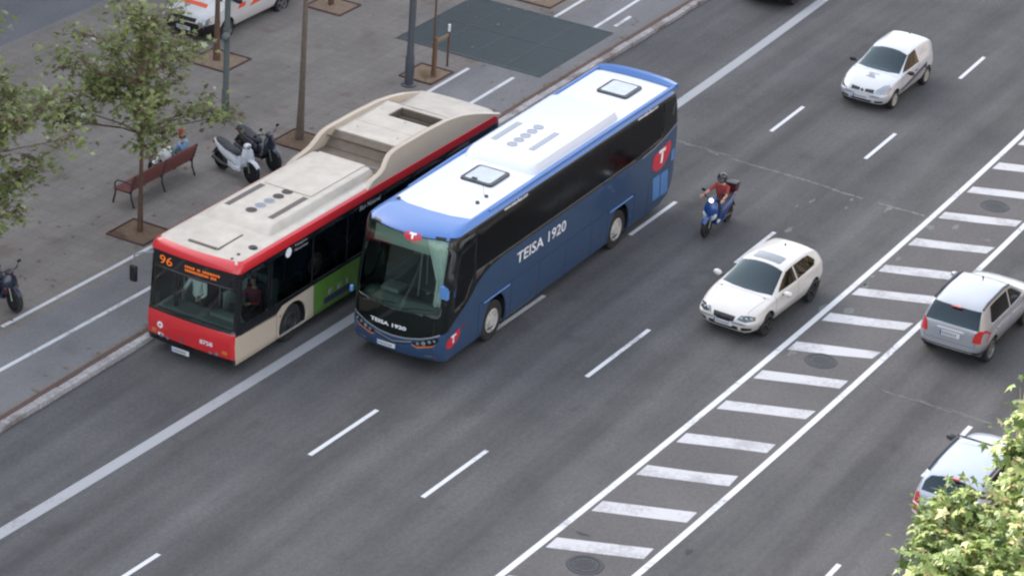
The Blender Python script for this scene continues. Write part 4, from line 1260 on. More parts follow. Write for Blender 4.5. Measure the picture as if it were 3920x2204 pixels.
    c1 = [(-1.17, 1.12), (-.95, 1.01), (-.7, .93), (-.35, .865), (0, .845), (.35, .865), (.7, .93), (.95, 1.01), (1.17, 1.12)]
    b = band(c1, .035); b = merge(b, band([(-.5, .81), (-.2, .74), (0, .70), (.2, .74), (.5, .81)], .03)); obj('chrome_strake', b, 'silver_car', t, 0)
    b = band([(-.5, .775), (-.2, .70), (0, .665), (.2, .70), (.5, .775)], .03); obj('grille_slot', b, 'black', t, 0)
    for s in (-1, 1): obj('fog_light', decal(bv, rrect(s*.90-.1, s*.90+.1, .47, .515, .015), 'F', .006), 'lamp', t, 0)
    obj('tow_cover', decal(bv, rrect(1.06, 1.1, .45, .53, .01), 'F', .006), 'red_lens', t, 0)
    plate(t, X(-.115), -.18, .56, 'F')
    # lettering
    letters('name_on_flank', 'TEISA', X(3.50), 1.68, 1.36, .30, 'L', bv, 'emblem_white', t, bold=.012)
    letters('year_on_flank', '1920', X(5.10), 1.68, .92, .30, 'L', bv, 'emblem_white', t, bold=.012)
    letters('name_on_front', 'TEISA', -.66, 1.055, .54, .095, 'F', bv, 'emblem_white', t, bold=.03)
    letters('year_on_front', '1920', -.03, 1.055, .38, .095, 'F', bv, 'emblem_white', t, bold=.03)
    letters('web_address', 'www.teisa-bus.com', X(2.75), 3.375, 1.15, .085, 'L', bv, 'emblem_white', t, bold=.02, shear=.2)
    letters('web_address', 'www.teisa-bus.com', X(9.78), 3.375, 1.15, .085, 'L', bv, 'emblem_white', t, bold=.02, shear=.2)
    letters('small_mark', 'sideral', .38, 1.0, .26, .045, 'F', bv, 'text_grey', t) if False else None
    def emblem(cx, cy, r, view, asp, tilt):
        b = decal(bv, shield(cx, cy, r, tilt, asp=asp), view, .006, .06); e_ = obj('emblem', b, 'emblem_red', t, 0)
        hh = r*1.1; sg = -1 if view == 'L' else 1
        letters('emblem_letter', 'T', cx-sg*r*.38*asp, cy-hh*.55, r*.76*asp, hh, view, bv, 'emblem_white', e_, off=.012, bold=.05)
    emblem(X(11.38), 1.88, .38, 'L', 1.38, -.25); emblem(X(.55), .88, .20, 'L', 1.55, -.4)
    emblem(.20, 3.37, .12, 'F', 1.9, 0)
    for s in (1,):
        for a, b_, c, d in ((11.03, 11.45, .64, 1.34), (11.50, 11.93, .62, 1.33)): obj('flap', decal(bv, [(X(b_)-.03, c), (X(a)-.03, c), (X(a)+.08, d), (X(b_)+.08, d)], 'L', .008), 'panel_blue', t, 0)
        obj('flap', decal(bv, [(X(12.2), 1.5), (X(11.98), 1.5), (X(11.95), 1.82), (X(12.16), 1.84)], 'L', .008), 'panel_blue', t, 0)
    for d in (2.55, 9.12):
        b = B(); tube(b, [hitmap(bv, X(d)-.64, 1.27, 'L', .02), hitmap(bv, X(d)-.3, 1.275, 'L', .025), hitmap(bv, X(d)+.3, 1.275, 'L', .025), hitmap(bv, X(d)+.62, 1.26, 'L', .02)], .018, 6); obj('arch_trim', b, 'panel_blue', t, 60)
        for s in (1, -1):
            obj('wheel_arch', arch_liner(t, X(d), s*1.22, .52, .62, .5), 'matte_black', t, 40)
            wheel(t, X(d), s*1.21, .52, .30, 'rim_cream', 'bus', rr=.60)
    for d in (.95, 1.2, 4.6, 7.0, 8.0, 10.2):
        z = .98 if d < 1.3 else .75
        obj('side_marker', decal(bv, circ(X(d), z+(.1 if d == .95 else 0), .03, 8), 'L', .008), 'red_lens', t, 0)
    b = B(); box(b, (X(6.3), 0, .36), (11.6, 2.3, .06)); obj('underbody', b, 'matte_black', t, 0)
    # cabin behind the big windscreen
    b = B(); box(b, (X(7.0), 0, 1.25), (10.6, 2.4, .06)); box(b, (X(1.3), .0, .95), (1.6, 2.3, .06)); obj('floor', b, 'trim_in', t, 0)
    b = B()
    for k in range(1): 
        rings = []
        for y in [-1.12+2.24*i/12 for i in range(13)]:
            fr = .06+.22*(y/1.2)**2
            rings.append([(X(fr), y, 1.50), (X(fr+.25), y, 1.58), (X(fr+.55), y, 1.54), (X(fr+.75), y, 1.35), (X(fr+.75), y, 1.0), (X(fr), y, 1.0)])
        loft(b, rings)
    obj('dashboard', b, 'dash_light', t, 40)
    b = B(); tube(b, [Vector((X(1.1), .62, 1.72))+Matrix.Rotation(R(-20), 3, 'Y') @ Vector((.24*math.cos(a), .24*math.sin(a), 0)) for a in [2*PI*k/20 for k in range(21)]], .015, 6); tube(b, [(X(1.08), .62, 1.7), (X(.9), .62, 1.5)], .025, 6); box(b, (X(1.1), .62, 1.71), (.12, .36, .03))
    obj('steering_wheel', b, 'black', t, 40)
    b = B(); box(b, (X(.78), -.55, 1.62), (.45, .5, .12), bev=.04); obj('instrument_binnacle', b, 'dash', t, 40)
    bus_seat(t, X(1.65), .66, .85, 'seat_dark', .5, .85, 'driver_seat')
    for k in range(11):
        for y in (.9, .42, -.42, -.9): bus_seat(t, X(2.8+k*.82), y, 1.28, 'seat_grey')
    b = B(); loft(b, [[(X(.60), y, 3.36) for y in (-1.0, .66)], [(X(.50), y, 2.86) for y in (-1.0, .70)]], False, False); o2 = obj('sun_blind', b, 'dash_light', t, 0); o2.modifiers.new('t', 'SOLIDIFY').thickness = .01
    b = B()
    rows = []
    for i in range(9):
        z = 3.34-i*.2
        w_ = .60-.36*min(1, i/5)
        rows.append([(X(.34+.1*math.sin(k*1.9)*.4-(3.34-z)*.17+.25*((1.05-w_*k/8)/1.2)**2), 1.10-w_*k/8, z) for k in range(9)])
    loft(b, rows, False, False); o2 = obj('sky_reflection', b, 'sky_reflection', t, 60); o2.modifiers.new('t', 'SOLIDIFY').thickness = .008  # pale folded sheet standing in for the sky mirrored in the windscreen
    b = B(); tube(b, [(X(.9), .05, 1.5), (X(1.0), .05, 2.6)], .018, 6); tube(b, [(X(1.9), -.3, 1.3), (X(1.9), -.3, 3.1)], .02, 6); tube(b, [(X(1.9), .3, 1.3), (X(1.9), .3, 3.1)], .02, 6); obj('handrail', b, 'rail', t, 60)
    b = B(); box(b, (X(6.8), 0, 3.4), (10, 2.2, .04)); obj('headlining', b, 'trim_in', t, 0)
    # hanging mirrors: horn-shaped arm from the brow
    b = B(); box(b, (X(.02), -1.27, 1.66), (.08, .07, .15), bev=.02); obj('marker_housing', b, 'panel_blue', t, 30)
    for s in (1,):
        b = B(); tube(b, [hitmap(bv, s*1.1, 3.25, 'F', -.03), (X(.30), s*1.28, 3.15), (X(.08), s*1.36, 2.95), (X(.0), s*1.36, 2.75)], [.05, .06, .075, .06], 8)
        mm = obj('mirror_arm', b, 'black', t, 60)
        b = B(); ellipsoid(b, (X(.02), s*1.37, 2.60), (.10, .13, .24), seg=14); hd = obj('mirror_head', b, 'black', mm, 60)
        b = B(); box(b, (X(-.02), s*1.28, 2.30), (.10, .22, .32), bev=.02); obj('mirror_glass', b, 'panel_blue', mm, 0)
    b = B(); tube(b, [(X(-.05), -.1, 1.5), (X(.02), .45, 1.62), (X(.1), .95, 1.68)], .012, 5); tube(b, [(X(-.03), -.9, 1.5), (X(-.02), -.4, 1.6), (X(0), -.05, 1.63)], .012, 5); obj('wiper', b, 'black', t, 60)
    # roof furniture
    def lid(b, x0, x1, y0, y1, z0, z1, sl, slf):
        loft(b, [[(x, y, z0) for x, y in rrect(x0, x1, y0, y1, .22)], [(x, y, z0+(z1-z0)*.6) for x, y in rrect(x0+sl*.3, x1-slf*.35, y0+sl*.3, y1-sl*.3, .22)], [(x, y, z1-.01) for x, y in rrect(x0+sl*.8, x1-slf*.8, y0+sl*.7, y1-sl*.7, .2)], [(x, y, z1+.012) for x, y in rrect(x0+sl*1.6, x1-slf*1.4, y0+sl*1.3, y1-sl*1.3, .2)]])
    b = B(); lid(b, X(9.25), X(4.5), -1.02, 1.0, 3.56, 3.80, .12, .30)
    box(b, (X(7.0), 0, 3.813), (.02, 1.6, .01)); box(b, (X(5.05), 0, 3.813), (.02, 1.6, .01))
    ac = obj('air_conditioner', b, 'coach_white', t, 30)
    for yy in (.42, -.66):
        b = B(); box(b, (X(6.15), yy, 3.817), (1.35, .16, .014)); obj('air_grille', b, 'vent_grey', ac, 0)
    for k in range(5):
        b = B(); lathe(b, [(.14, 0), (.14, .015), (.12, .015), (.115, .005), (.001, .005)], 'Z', (X(5.5+.34*k), -.13, 3.812), 18)
        obj('fan', b, 'vent_grey', ac, 0)
    b = B(); box(b, (X(7.4), .86, 3.72), (.30, .07, .05), bev=.01); obj('roof_marker', b, 'orange_lens', t, 0)
    for d in (3.75, 10.85):
        b = B(); prism(b, rrect(X(d)-.50, X(d)+.50, -.50+.16, .50+.06, .10), 3.60, 3.66); hh = obj('roof_hatch', b, 'black', t, 30)
        b = B(); prism(b, rrect(X(d)-.41, X(d)+.41, -.41+.16, .41+.06, .07), 3.655, 3.672); obj('hatch_glass', b, 'skylight', hh, 0)
        if d < 5:
            b = B(); box(b, (X(d)+.36, 0.02, 3.685), (.06, .14, .03), bev=.01); obj('latch', b, 'black', hh, 0)
    b = B(); lathe(b, [(.055, 0), (.05, .06), (.001, .09)], 'Z', (X(2.3), .73, 3.59), 12); obj('roof_aerial', b, 'dark_grey', t, 40)
    b = B(); lathe(b, [(.05, 0), (.045, .06), (.001, .09)], 'Z', (X(2.75), .72, 3.59), 12); tube(b, [(X(2.7), .70, 3.6), (X(2.85), .55, 3.82)], .006, 5); obj('roof_aerial', b, 'dark_grey', t, 40)
    b = B(); lathe(b, [(.05, 0), (.05, .05), (.001, .06)], 'Z', (X(1.40), -.92, 3.58), 12)
    obj('roof_aerial', b, 'dark_grey', t, 40)
    b = B()         # raised blue lip across the tail of the roof
    rings = []
    for k in range(13):
        y = -1.16+2.32*k/12
        xx = X(12.20)+.10*(abs(y)/1.16)**2
        h = 3.70-.07*(abs(y)/1.16)**3
        rings.append([(xx-.16, y, 3.45), (xx-.16, y, h-.03), (xx-.10, y, h), (xx+.06, y, h), (xx+.14, y, 3.56)])
    loft(b, rings); obj('roof_lip', b, 'coach_cap', t, 40)
    for s in (1, -1):
        b = B(); tube(b, [(X(2.2), s*1.13, 3.555), (X(4.3), s*1.13, 3.575), (X(12.0), s*1.13, 3.575)], [.03, .05, .05], 8); obj('roof_rail', b, 'coach_cap', t, 60)
    return t
coach()
person((52.33+1.75, 30.85-.66, .95), PI, 'coach driver in a dark shirt seated behind the coach windscreen', seat=.45, foot=.02, shirt='trousers', legs='trousers', lhand=(.5, .16, .38), rhand=(.5, -.16, .38))

# ------------------------------------------------------------------ passenger cars
def lerp(tb, x):
    if x <= tb[0][0]: return tb[0][1]
    for (a, p), (b, q) in zip(tb, tb[1:]):
        if x <= b: return p+(q-p)*(x-a)/(b-a) if b > a else q
    return tb[-1][1]

def car_shell(K):
    """stations from tail to nose; each half section: floor, sill, flank, shoulder, glass edge, roof edge, crown"""
    cage = B(); rings = []
    for x in K['xs']:
        zf, ws, zm, wm = lerp(K['floor'], x), lerp(K['wsill'], x), lerp(K['zmid'], x), lerp(K['wmid'], x)
        wb, zb, wr, zr, zt = lerp(K['wbelt'], x), lerp(K['zbelt'], x), lerp(K['wroof'], x), lerp(K['zroof'], x), lerp(K['ztop'], x)
        hh = max(0, min(1, (zr-zb)/.12))
        half = [(0, zf), (ws*.9, zf), (ws, zf+.10), (wm, zm), (wm, zm+.10), (wb+.015, zb-.045), (wb, zb), (wb+(wr-wb)*(.5+.36*hh), zb+(zr-zb)*(.5+.36*hh)), (wr, zr), (wr*.90, zr+(zt-zr)*.34), (wr*.55, zr+(zt-zr)*.80), (0, zt)]
        ring = [(x, y, z) for y, z in half]+[(x, -y, z) for y, z in half[-2:0:-1]]
        rings.append(ring)
    loft(cage, rings)
    bmesh.ops.recalc_face_normals(cage, faces=cage.faces[:])
    return subsurf(cage, 3)

def mirror_poly(p): return [(-a, b) for a, b in p]

def make_car(name, label, loc, rz, K, paint, group=None):
    t = thing(name, label, 'car', loc, rz, group)
    bm = car_shell(K)
    bv = bvh_of(bm)
    for f in bm.faces: f.material_index = 0
    xf, xr = K['axles']; wr = K['wheel_r']
    for v in 'LR':
        for x in (xf, xr): cutout(bm, circ(x, wr+.02, wr+K.get('gap', .045), 28), v, keep=False, nmin=.05)
    for view, poly, mi in K.get('zones', []):
        if view == 'LR':
            for v in 'LR': zone(bm, poly, v, mi)
        else: zone(bm, poly, view, mi, .1)
    parts = []
    for nm, view, poly, m in K['cuts']:
        if view == 'LR':
            for v in 'LR': parts.append((nm, cutout(bm, poly, v, off=-.006), m))
        elif view in ('F2', 'K2'):
            for q in (poly, mirror_poly(poly)): parts.append((nm, cutout(bm, q, view[0], .05, -.003), m))
        else: parts.append((nm, cutout(bm, poly, view, .12, -.004, pred=K.get('pred', {}).get(nm)), m))
    o = obj('body', bm, [paint]+K.get('mats', ['black', 'black']), t, 40)
    solid(o, .03, 'trim_in')
    for nm, b, m in parts:
        obj(nm, b, m, t, 60)
    for nm, view, poly, m, off in K.get('decals', []):
        obj(nm, decal(bv, poly, view, off), m, t, 0)
    tr = K['track']/2
    for x in (xf, xr):
        for s in (1, -1):
            obj('wheel_arch', arch_liner(t, x, s*(tr-.02), wr+.02, wr+.06, .3), 'matte_black', t, 40)
            wheel(t, x, s*tr, wr, .2, K['rim'], K.get('rimkind', 'spoke'), rr=K.get('rr', .68))
    # cabin
    zb = K['cabin'][2]
    b = B(); box(b, ((K['cabin'][0]+K['cabin'][1])/2, 0, .36), (K['cabin'][1]-K['cabin'][0]+.5, K['track']-.15, .05)); obj('floor', b, 'trim_in', t, 0)
    dx = K['cabin'][1]
    b = B(); box(b, (dx-.05, 0, zb-.10), (.5, K['track']-.36, .18), bev=.05); obj('dashboard', b, 'trim_in', t, 40)
    b = B(); tube(b, [Vector((dx-.42, .36, zb-.02))+Matrix.Rotation(R(-62), 3, 'Y') @ Vector((.18*math.cos(a), .18*math.sin(a), 0)) for a in [2*PI*k/18 for k in range(19)]], .013, 6); tube(b, [(dx-.42, .36, zb-.02), (dx-.2, .36, zb-.1)], .02, 6); obj('steering_wheel', b, 'black', t, 40)
    for x, ys in ((dx-1.05, (.36, -.36)), (dx-1.9, (.36, -.36))):
        for y in ys:
            b = B(); box(b, (x+.1, y, .55), (.5, .48, .14), bev=.04); box(b, (x-.16, y, .86), (.12, .46, .58), Matrix.Rotation(R(-12), 4, 'Y'), bev=.05); box(b, (x-.25, y, 1.17), (.09, .22, .15), bev=.03)
            obj('seat', b, 'seat_grey', t, 40)
    return t, bv

# --- ivory three-door hatchback --------------------------------------------------
KA = dict(
    xs=[-2.03, -2.01, -1.93, -1.75, -1.5, -1.2, -.8, -.4, 0, .25, .5, .8, .98, 1.15, 1.4, 1.65, 1.85, 2.0, 2.09, 2.13],
    floor=[(-2.03, .42), (-1.9, .30), (-1.5, .22), (1.7, .20), (2.0, .22), (2.13, .36)],
    wsill=[(-2.03, .55), (-1.93, .74), (-1.5, .82), (1.5, .82), (1.9, .74), (2.05, .62), (2.13, .45)],
    zmid=[(-2.03, .58), (2.13, .48)],
    wmid=[(-2.03, .60), (-2.0, .72), (-1.9, .82), (-1.5, .88), (-1.2, .89), (1.4, .89), (1.75, .87), (1.93, .82), (2.05, .74), (2.13, .60)],
    wbelt=[(-2.03, .58), (-2.0, .68), (-1.9, .76), (-1.5, .82), (-.8, .84), (.8, .84), (1.4, .825), (1.75, .79), (1.93, .74), (2.05, .66), (2.13, .54)],
    zbelt=[(-2.03, .80), (-1.9, .96), (-1.5, .98), (-.8, .965), (0, .94), (.8, .90), (1.2, .87), (1.6, .80), (1.9, .70), (2.07, .60), (2.13, .54)],
    wroof=[(-2.03, .52), (-2.0, .60), (-1.93, .60), (-1.75, .56), (-1.5, .56), (-.8, .595), (-.4, .605), (0, .60), (.25, .62), (.5, .665), (.8, .72), (.98, .76), (1.15, .745), (1.6, .68), (1.9, .60), (2.05, .52), (2.13, .42)],
    zroof=[(-2.03, .84), (-2.0, .93), (-1.93, 1.08), (-1.75, 1.22), (-1.55, 1.295), (-1.2, 1.33), (-.8, 1.345), (-.4, 1.35), (0, 1.335), (.25, 1.25), (.5, 1.13), (.8, .99), (.98, .92), (1.15, .90), (1.6, .84), (1.85, .775), (2.0, .71), (2.07, .66), (2.13, .57)],
    ztop=[(-2.03, .87), (-2.0, .98), (-1.93, 1.13), (-1.75, 1.285), (-1.55, 1.37), (-1.2, 1.40), (-.8, 1.42), (-.4, 1.425), (0, 1.40), (.25, 1.315), (.5, 1.19), (.8, 1.04), (.98, .965), (1.15, .94), (1.6, .875), (1.85, .81), (2.0, .735), (2.07, .68), (2.13, .58)],
    axles=(1.29, -1.29), wheel_r=.315, track=1.72, rim='rim_dark', rr=.72, cabin=(-1.6, 1.0, .93),
    mats=['black', 'dark_grey'],
    cuts=[('windscreen', 'T', [(.93, -.725), (1.02, -.35), (1.045, 0), (1.02, .35), (.93, .725), (.15, .585), (.10, .28), (.085, 0), (.10, -.28), (.15, -.585)], 'glass_car'),
          ('sunroof', 'T', rrect(-.42, -.02, -.40, .40, .06), 'sunroof'),
          ('side_window', 'LR', [(.70, .965), (.30, 1.17), (.08, 1.27), (-.28, 1.31), (-.28, .98)], 'glass_tint'),
          ('side_window', 'LR', [(-.33, .985), (-.33, 1.31), (-.9, 1.305), (-1.22, 1.27), (-1.46, 1.10), (-1.30, 1.02)], 'glass_tint'),
          ('rear_window', 'K', [(-.52, 1.0), (.52, 1.0), (.48, 1.28), (-.48, 1.28)], 'glass_tint'),
          ('headlight', 'F2', [(.36, .60), (.43, .70), (.60, .72), (.76, .70), (.79, .62), (.60, .575)], 'lamp_dark'),
          ('grille', 'F', [(-.31, .66), (-.27, .47), (.27, .47), (.31, .66)], 'black'),
          ('lower_intake', 'F', [(-.40, .30), (.40, .30), (.42, .42), (-.42, .42)], 'black'),
          ('fog_intake', 'F2', [(.50, .31), (.72, .33), (.74, .42), (.50, .42)], 'black'),
          ('tail_light', 'K2', [(.50, .80), (.66, .80), (.64, .95), (.50, .93)], 'red_lens')],
    zones=[('LR', [(.95, .35), (.962, .35), (.90, .93), (.888, .93)], 1), ('LR', [(-.30, .35), (-.288, .35), (-.30, .98), (-.312, .98)], 1), ('LR', [(-.30, .345), (.96, .345), (.96, .357), (-.30, .357)], 1),
           ('T', [(1.10, -.76), (1.112, -.76), (1.13, 0), (1.112, .76), (1.10, .76), (1.118, 0)], 1),
           ('T', [(1.10, .70), (1.10, .71), (1.9, .565), (1.9, .555)], 1), ('T', [(1.10, -.70), (1.10, -.71), (1.9, -.565), (1.9, -.555)], 1)],
)
ta, bva = make_car('ivory_hatchback', 'ivory white three-door hatchback with a dark sunroof beside the hatched island', (60.55, 25.06, 0), PI-.044, KA, 'cream_car')
ta.scale = (.965, .975, .985)
mirror(ta, 'L', .62, .90, .96, 'cream_car', 1.05); mirror(ta, 'R', .62, -.90, .96, 'cream_car', 1.05)
plate(ta, 2.135, 0, .44, 'F')
b = B(); lathe(b, [(.03, 0), (.02, .03), (.001, .05)], 'Z', (-1.1, 0, 1.42), 10); tube(b, [(-1.1, 0, 1.45), (-1.25, 0, 1.52)], .006, 5); obj('roof_aerial', b, 'dark_grey', ta, 40)
for s in (1, -1):
    b = B(); box(b, (.1, s*.885, .80), (.16, .03, .03), bev=.008); obj('door_handle', b, 'cream_car', ta, 0)
for k, s in enumerate((-1, 1)):
    for q, y in enumerate((.47, .60, .71)):
        b = B(); ellipsoid(b, hitmap(bva, s*y, .65, 'F', -.001), (.03, .045, .042), seg=10); obj('lamp_bowl', b, 'lamp', ta, 60)
b = B()
for k in range(4): box(b, (2.115, 0, .495+k*.042), (.012, .50, .008))
obj('grille_bars', b, 'dark_grey', ta, 0)
for q in range(4): pass
b = B()
for q in range(4): lathe(b, [(.022, 0), (.022, .006), (.016, .006), (.016, 0)], 'X', (2.128, -.05+.033*q, .60), 12)
obj('ring_badge', b, 'chrome', ta, 0)

# --- white three-door delivery hatchback ------------------------------------------
KC = dict(
    xs=[-1.87, -1.85, -1.78, -1.65, -1.45, -1.2, -.8, -.4, -.1, .15, .4, .65, .85, 1.05, 1.3, 1.55, 1.75, 1.86, 1.92, 1.95],
    floor=[(-1.87, .42), (-1.75, .30), (-1.4, .22), (1.6, .20), (1.85, .22), (1.95, .34)],
    wsill=[(-1.87, .55), (-1.78, .70), (-1.5, .765), (1.4, .765), (1.75, .70), (1.88, .60), (1.95, .44)],
    zmid=[(-1.87, .56), (1.95, .46)],
    wmid=[(-1.87, .60), (-1.83, .70), (-1.7, .78), (-1.3, .82), (1.3, .82), (1.6, .805), (1.78, .75), (1.88, .68), (1.95, .55)],
    wbelt=[(-1.87, .58), (-1.83, .66), (-1.7, .72), (-1.3, .77), (-.5, .78), (.8, .78), (1.3, .765), (1.6, .735), (1.78, .68), (1.88, .61), (1.95, .49)],
    zbelt=[(-1.87, .82), (-1.75, .93), (-1.3, .95), (-.5, .93), (.3, .91), (.9, .88), (1.2, .85), (1.5, .78), (1.75, .68), (1.9, .58), (1.95, .53)],
    wroof=[(-1.87, .58), (-1.83, .64), (-1.78, .63), (-1.65, .60), (-1.45, .585), (-.8, .575), (-.4, .58), (-.1, .585), (.15, .60), (.4, .635), (.65, .67), (.85, .69), (1.05, .68), (1.5, .60), (1.75, .52), (1.9, .43), (1.95, .34)],
    zroof=[(-1.87, .88), (-1.83, 1.0), (-1.78, 1.13), (-1.65, 1.285), (-1.45, 1.325), (-1.2, 1.335), (-.8, 1.35), (-.4, 1.35), (-.1, 1.325), (.15, 1.22), (.4, 1.09), (.65, .97), (.85, .91), (1.05, .88), (1.3, .855), (1.5, .82), (1.7, .76), (1.83, .695), (1.9, .635), (1.95, .555)],
    ztop=[(-1.87, .90), (-1.83, 1.04), (-1.78, 1.18), (-1.65, 1.345), (-1.45, 1.395), (-1.2, 1.405), (-.8, 1.42), (-.4, 1.415), (-.1, 1.385), (.15, 1.275), (.4, 1.145), (.65, 1.02), (.85, .95), (1.05, .925), (1.3, .895), (1.5, .86), (1.7, .795), (1.83, .72), (1.9, .655), (1.95, .57)],
    axles=(1.235, -1.235), wheel_r=.285, track=1.60, rim='rim_cream', rr=.66, cabin=(-1.5, .85, .90),
    mats=['black', 'dark_grey', 'ink'],
    cuts=[('windscreen', 'T', [(.80, -.665), (.90, -.33), (.925, 0), (.90, .33), (.80, .665), (0.04, .565), (-.02, .28), (-.035, 0), (-.02, -.28), (0.04, -.565)], 'glass_car'),
          ('side_window', 'LR', [(.66, .935), (.24, 1.16), (0.0, 1.285), (-.30, 1.325), (-.46, 1.32), (-.50, .955)], 'glass_tint'),
          ('rear_window', 'K', [(-.50, 1.02), (.50, 1.02), (.47, 1.28), (-.47, 1.28)], 'glass_tint'),
          ('headlight', 'F2', [(.36, .57), (.40, .68), (.54, .78), (.68, .80), (.76, .72), (.76, .575)], 'lamp'),
          ('grille', 'F2', [(.085, .585), (.085, .665), (.36, .68), (.36, .585)], 'black'),
          ('lower_intake', 'F', [(-.30, .28), (.30, .28), (.33, .36), (-.33, .36)], 'black'),
          ('fog_intake', 'F2', [(.42, .29), (.64, .31), (.66, .38), (.42, .37)], 'black'),
          ('tail_light', 'K2', [(.50, .76), (.66, .76), (.66, 1.0), (.52, 1.0)], 'red_lens')],
    zones=[('LR', [(.80, .33), (.812, .33), (.80, .90), (.788, .90)], 1), ('LR', [(-.47, .33), (-.458, .33), (-.44, .95), (-.452, .95)], 1),
           ('LR', [(-1.1, .60), (.85, .40), (.85, .50), (-.1, .65), (-1.1, .80)], 3), ('LR', [(-.95, .62), (.7, .44), (.7, .455), (-.95, .66)], 0),
           ('T', [(.98, -.70), (.992, -.70), (1.01, 0), (.992, .70), (.98, .70), (.998, 0)], 1)],
)
tc_, bvc = make_car('white_hatchback', 'white delivery hatchback with a blanked rear side window and dark bonnet logo', (76.49, 28.44, 0), PI, KC, 'white_car')
mirror(tc_, 'L', .55, .83, .95, 'black', .95); mirror(tc_, 'R', .55, -.83, .95, 'black', .95)
plate(tc_, 1.955, 0, .42, 'F')
b = B(); lathe(b, [(.025, 0), (.02, .03), (.001, .04)], 'Z', (-1.45, 0, 1.385), 10); obj('roof_aerial', b, 'dark_grey', tc_, 40)
bq = decal(bvc, [(1.36, -.14), (1.40, -.14), (1.43, .16), (1.39, .16)], 'T', .004); bq = merge(bq, decal(bvc, [(1.28, -.08), (1.325, -.08), (1.335, .12), (1.29, .12)], 'T', .004)); bq = merge(bq, decal(bvc, [(1.15, -.14), (1.18, -.14), (1.18, .2), (1.15, .2)], 'T', .004)); bq = merge(bq, decal(bvc, [(1.22, -.12), (1.24, -.12), (1.24, .06), (1.22, .06)], 'T', .004))
obj('bonnet_logo', bq, 'ink', tc_, 0)
b = B(); bq = decal(bvc, rrect(-1.25, -.62, 1.10, 1.15, .01), 'L', .004); bq = merge(bq, decal(bvc, rrect(-1.15, -.7, 1.18, 1.22, .01), 'L', .004)); obj('side_logo', bq, 'text_grey', tc_, 0)
b.free()
b = B(); box(b, (1.93, 0, .625), (.02, .10, .10), Matrix.Rotation(R(45), 4, 'X'), bev=.004); obj('maker_badge', b, 'chrome', tc_, 0)
b = B(); box(b, (.66, .12, .925), (.12, .26, .012), Matrix.Rotation(R(-12), 4, 'Y')); obj('dash_papers', b, 'emblem_white', tc_, 0)
for s in (1, -1):
    b = B(); box(b, (-.25, s*.815, .78), (.14, .03, .03), bev=.008); obj('door_handle', b, 'black', tc_, 0)

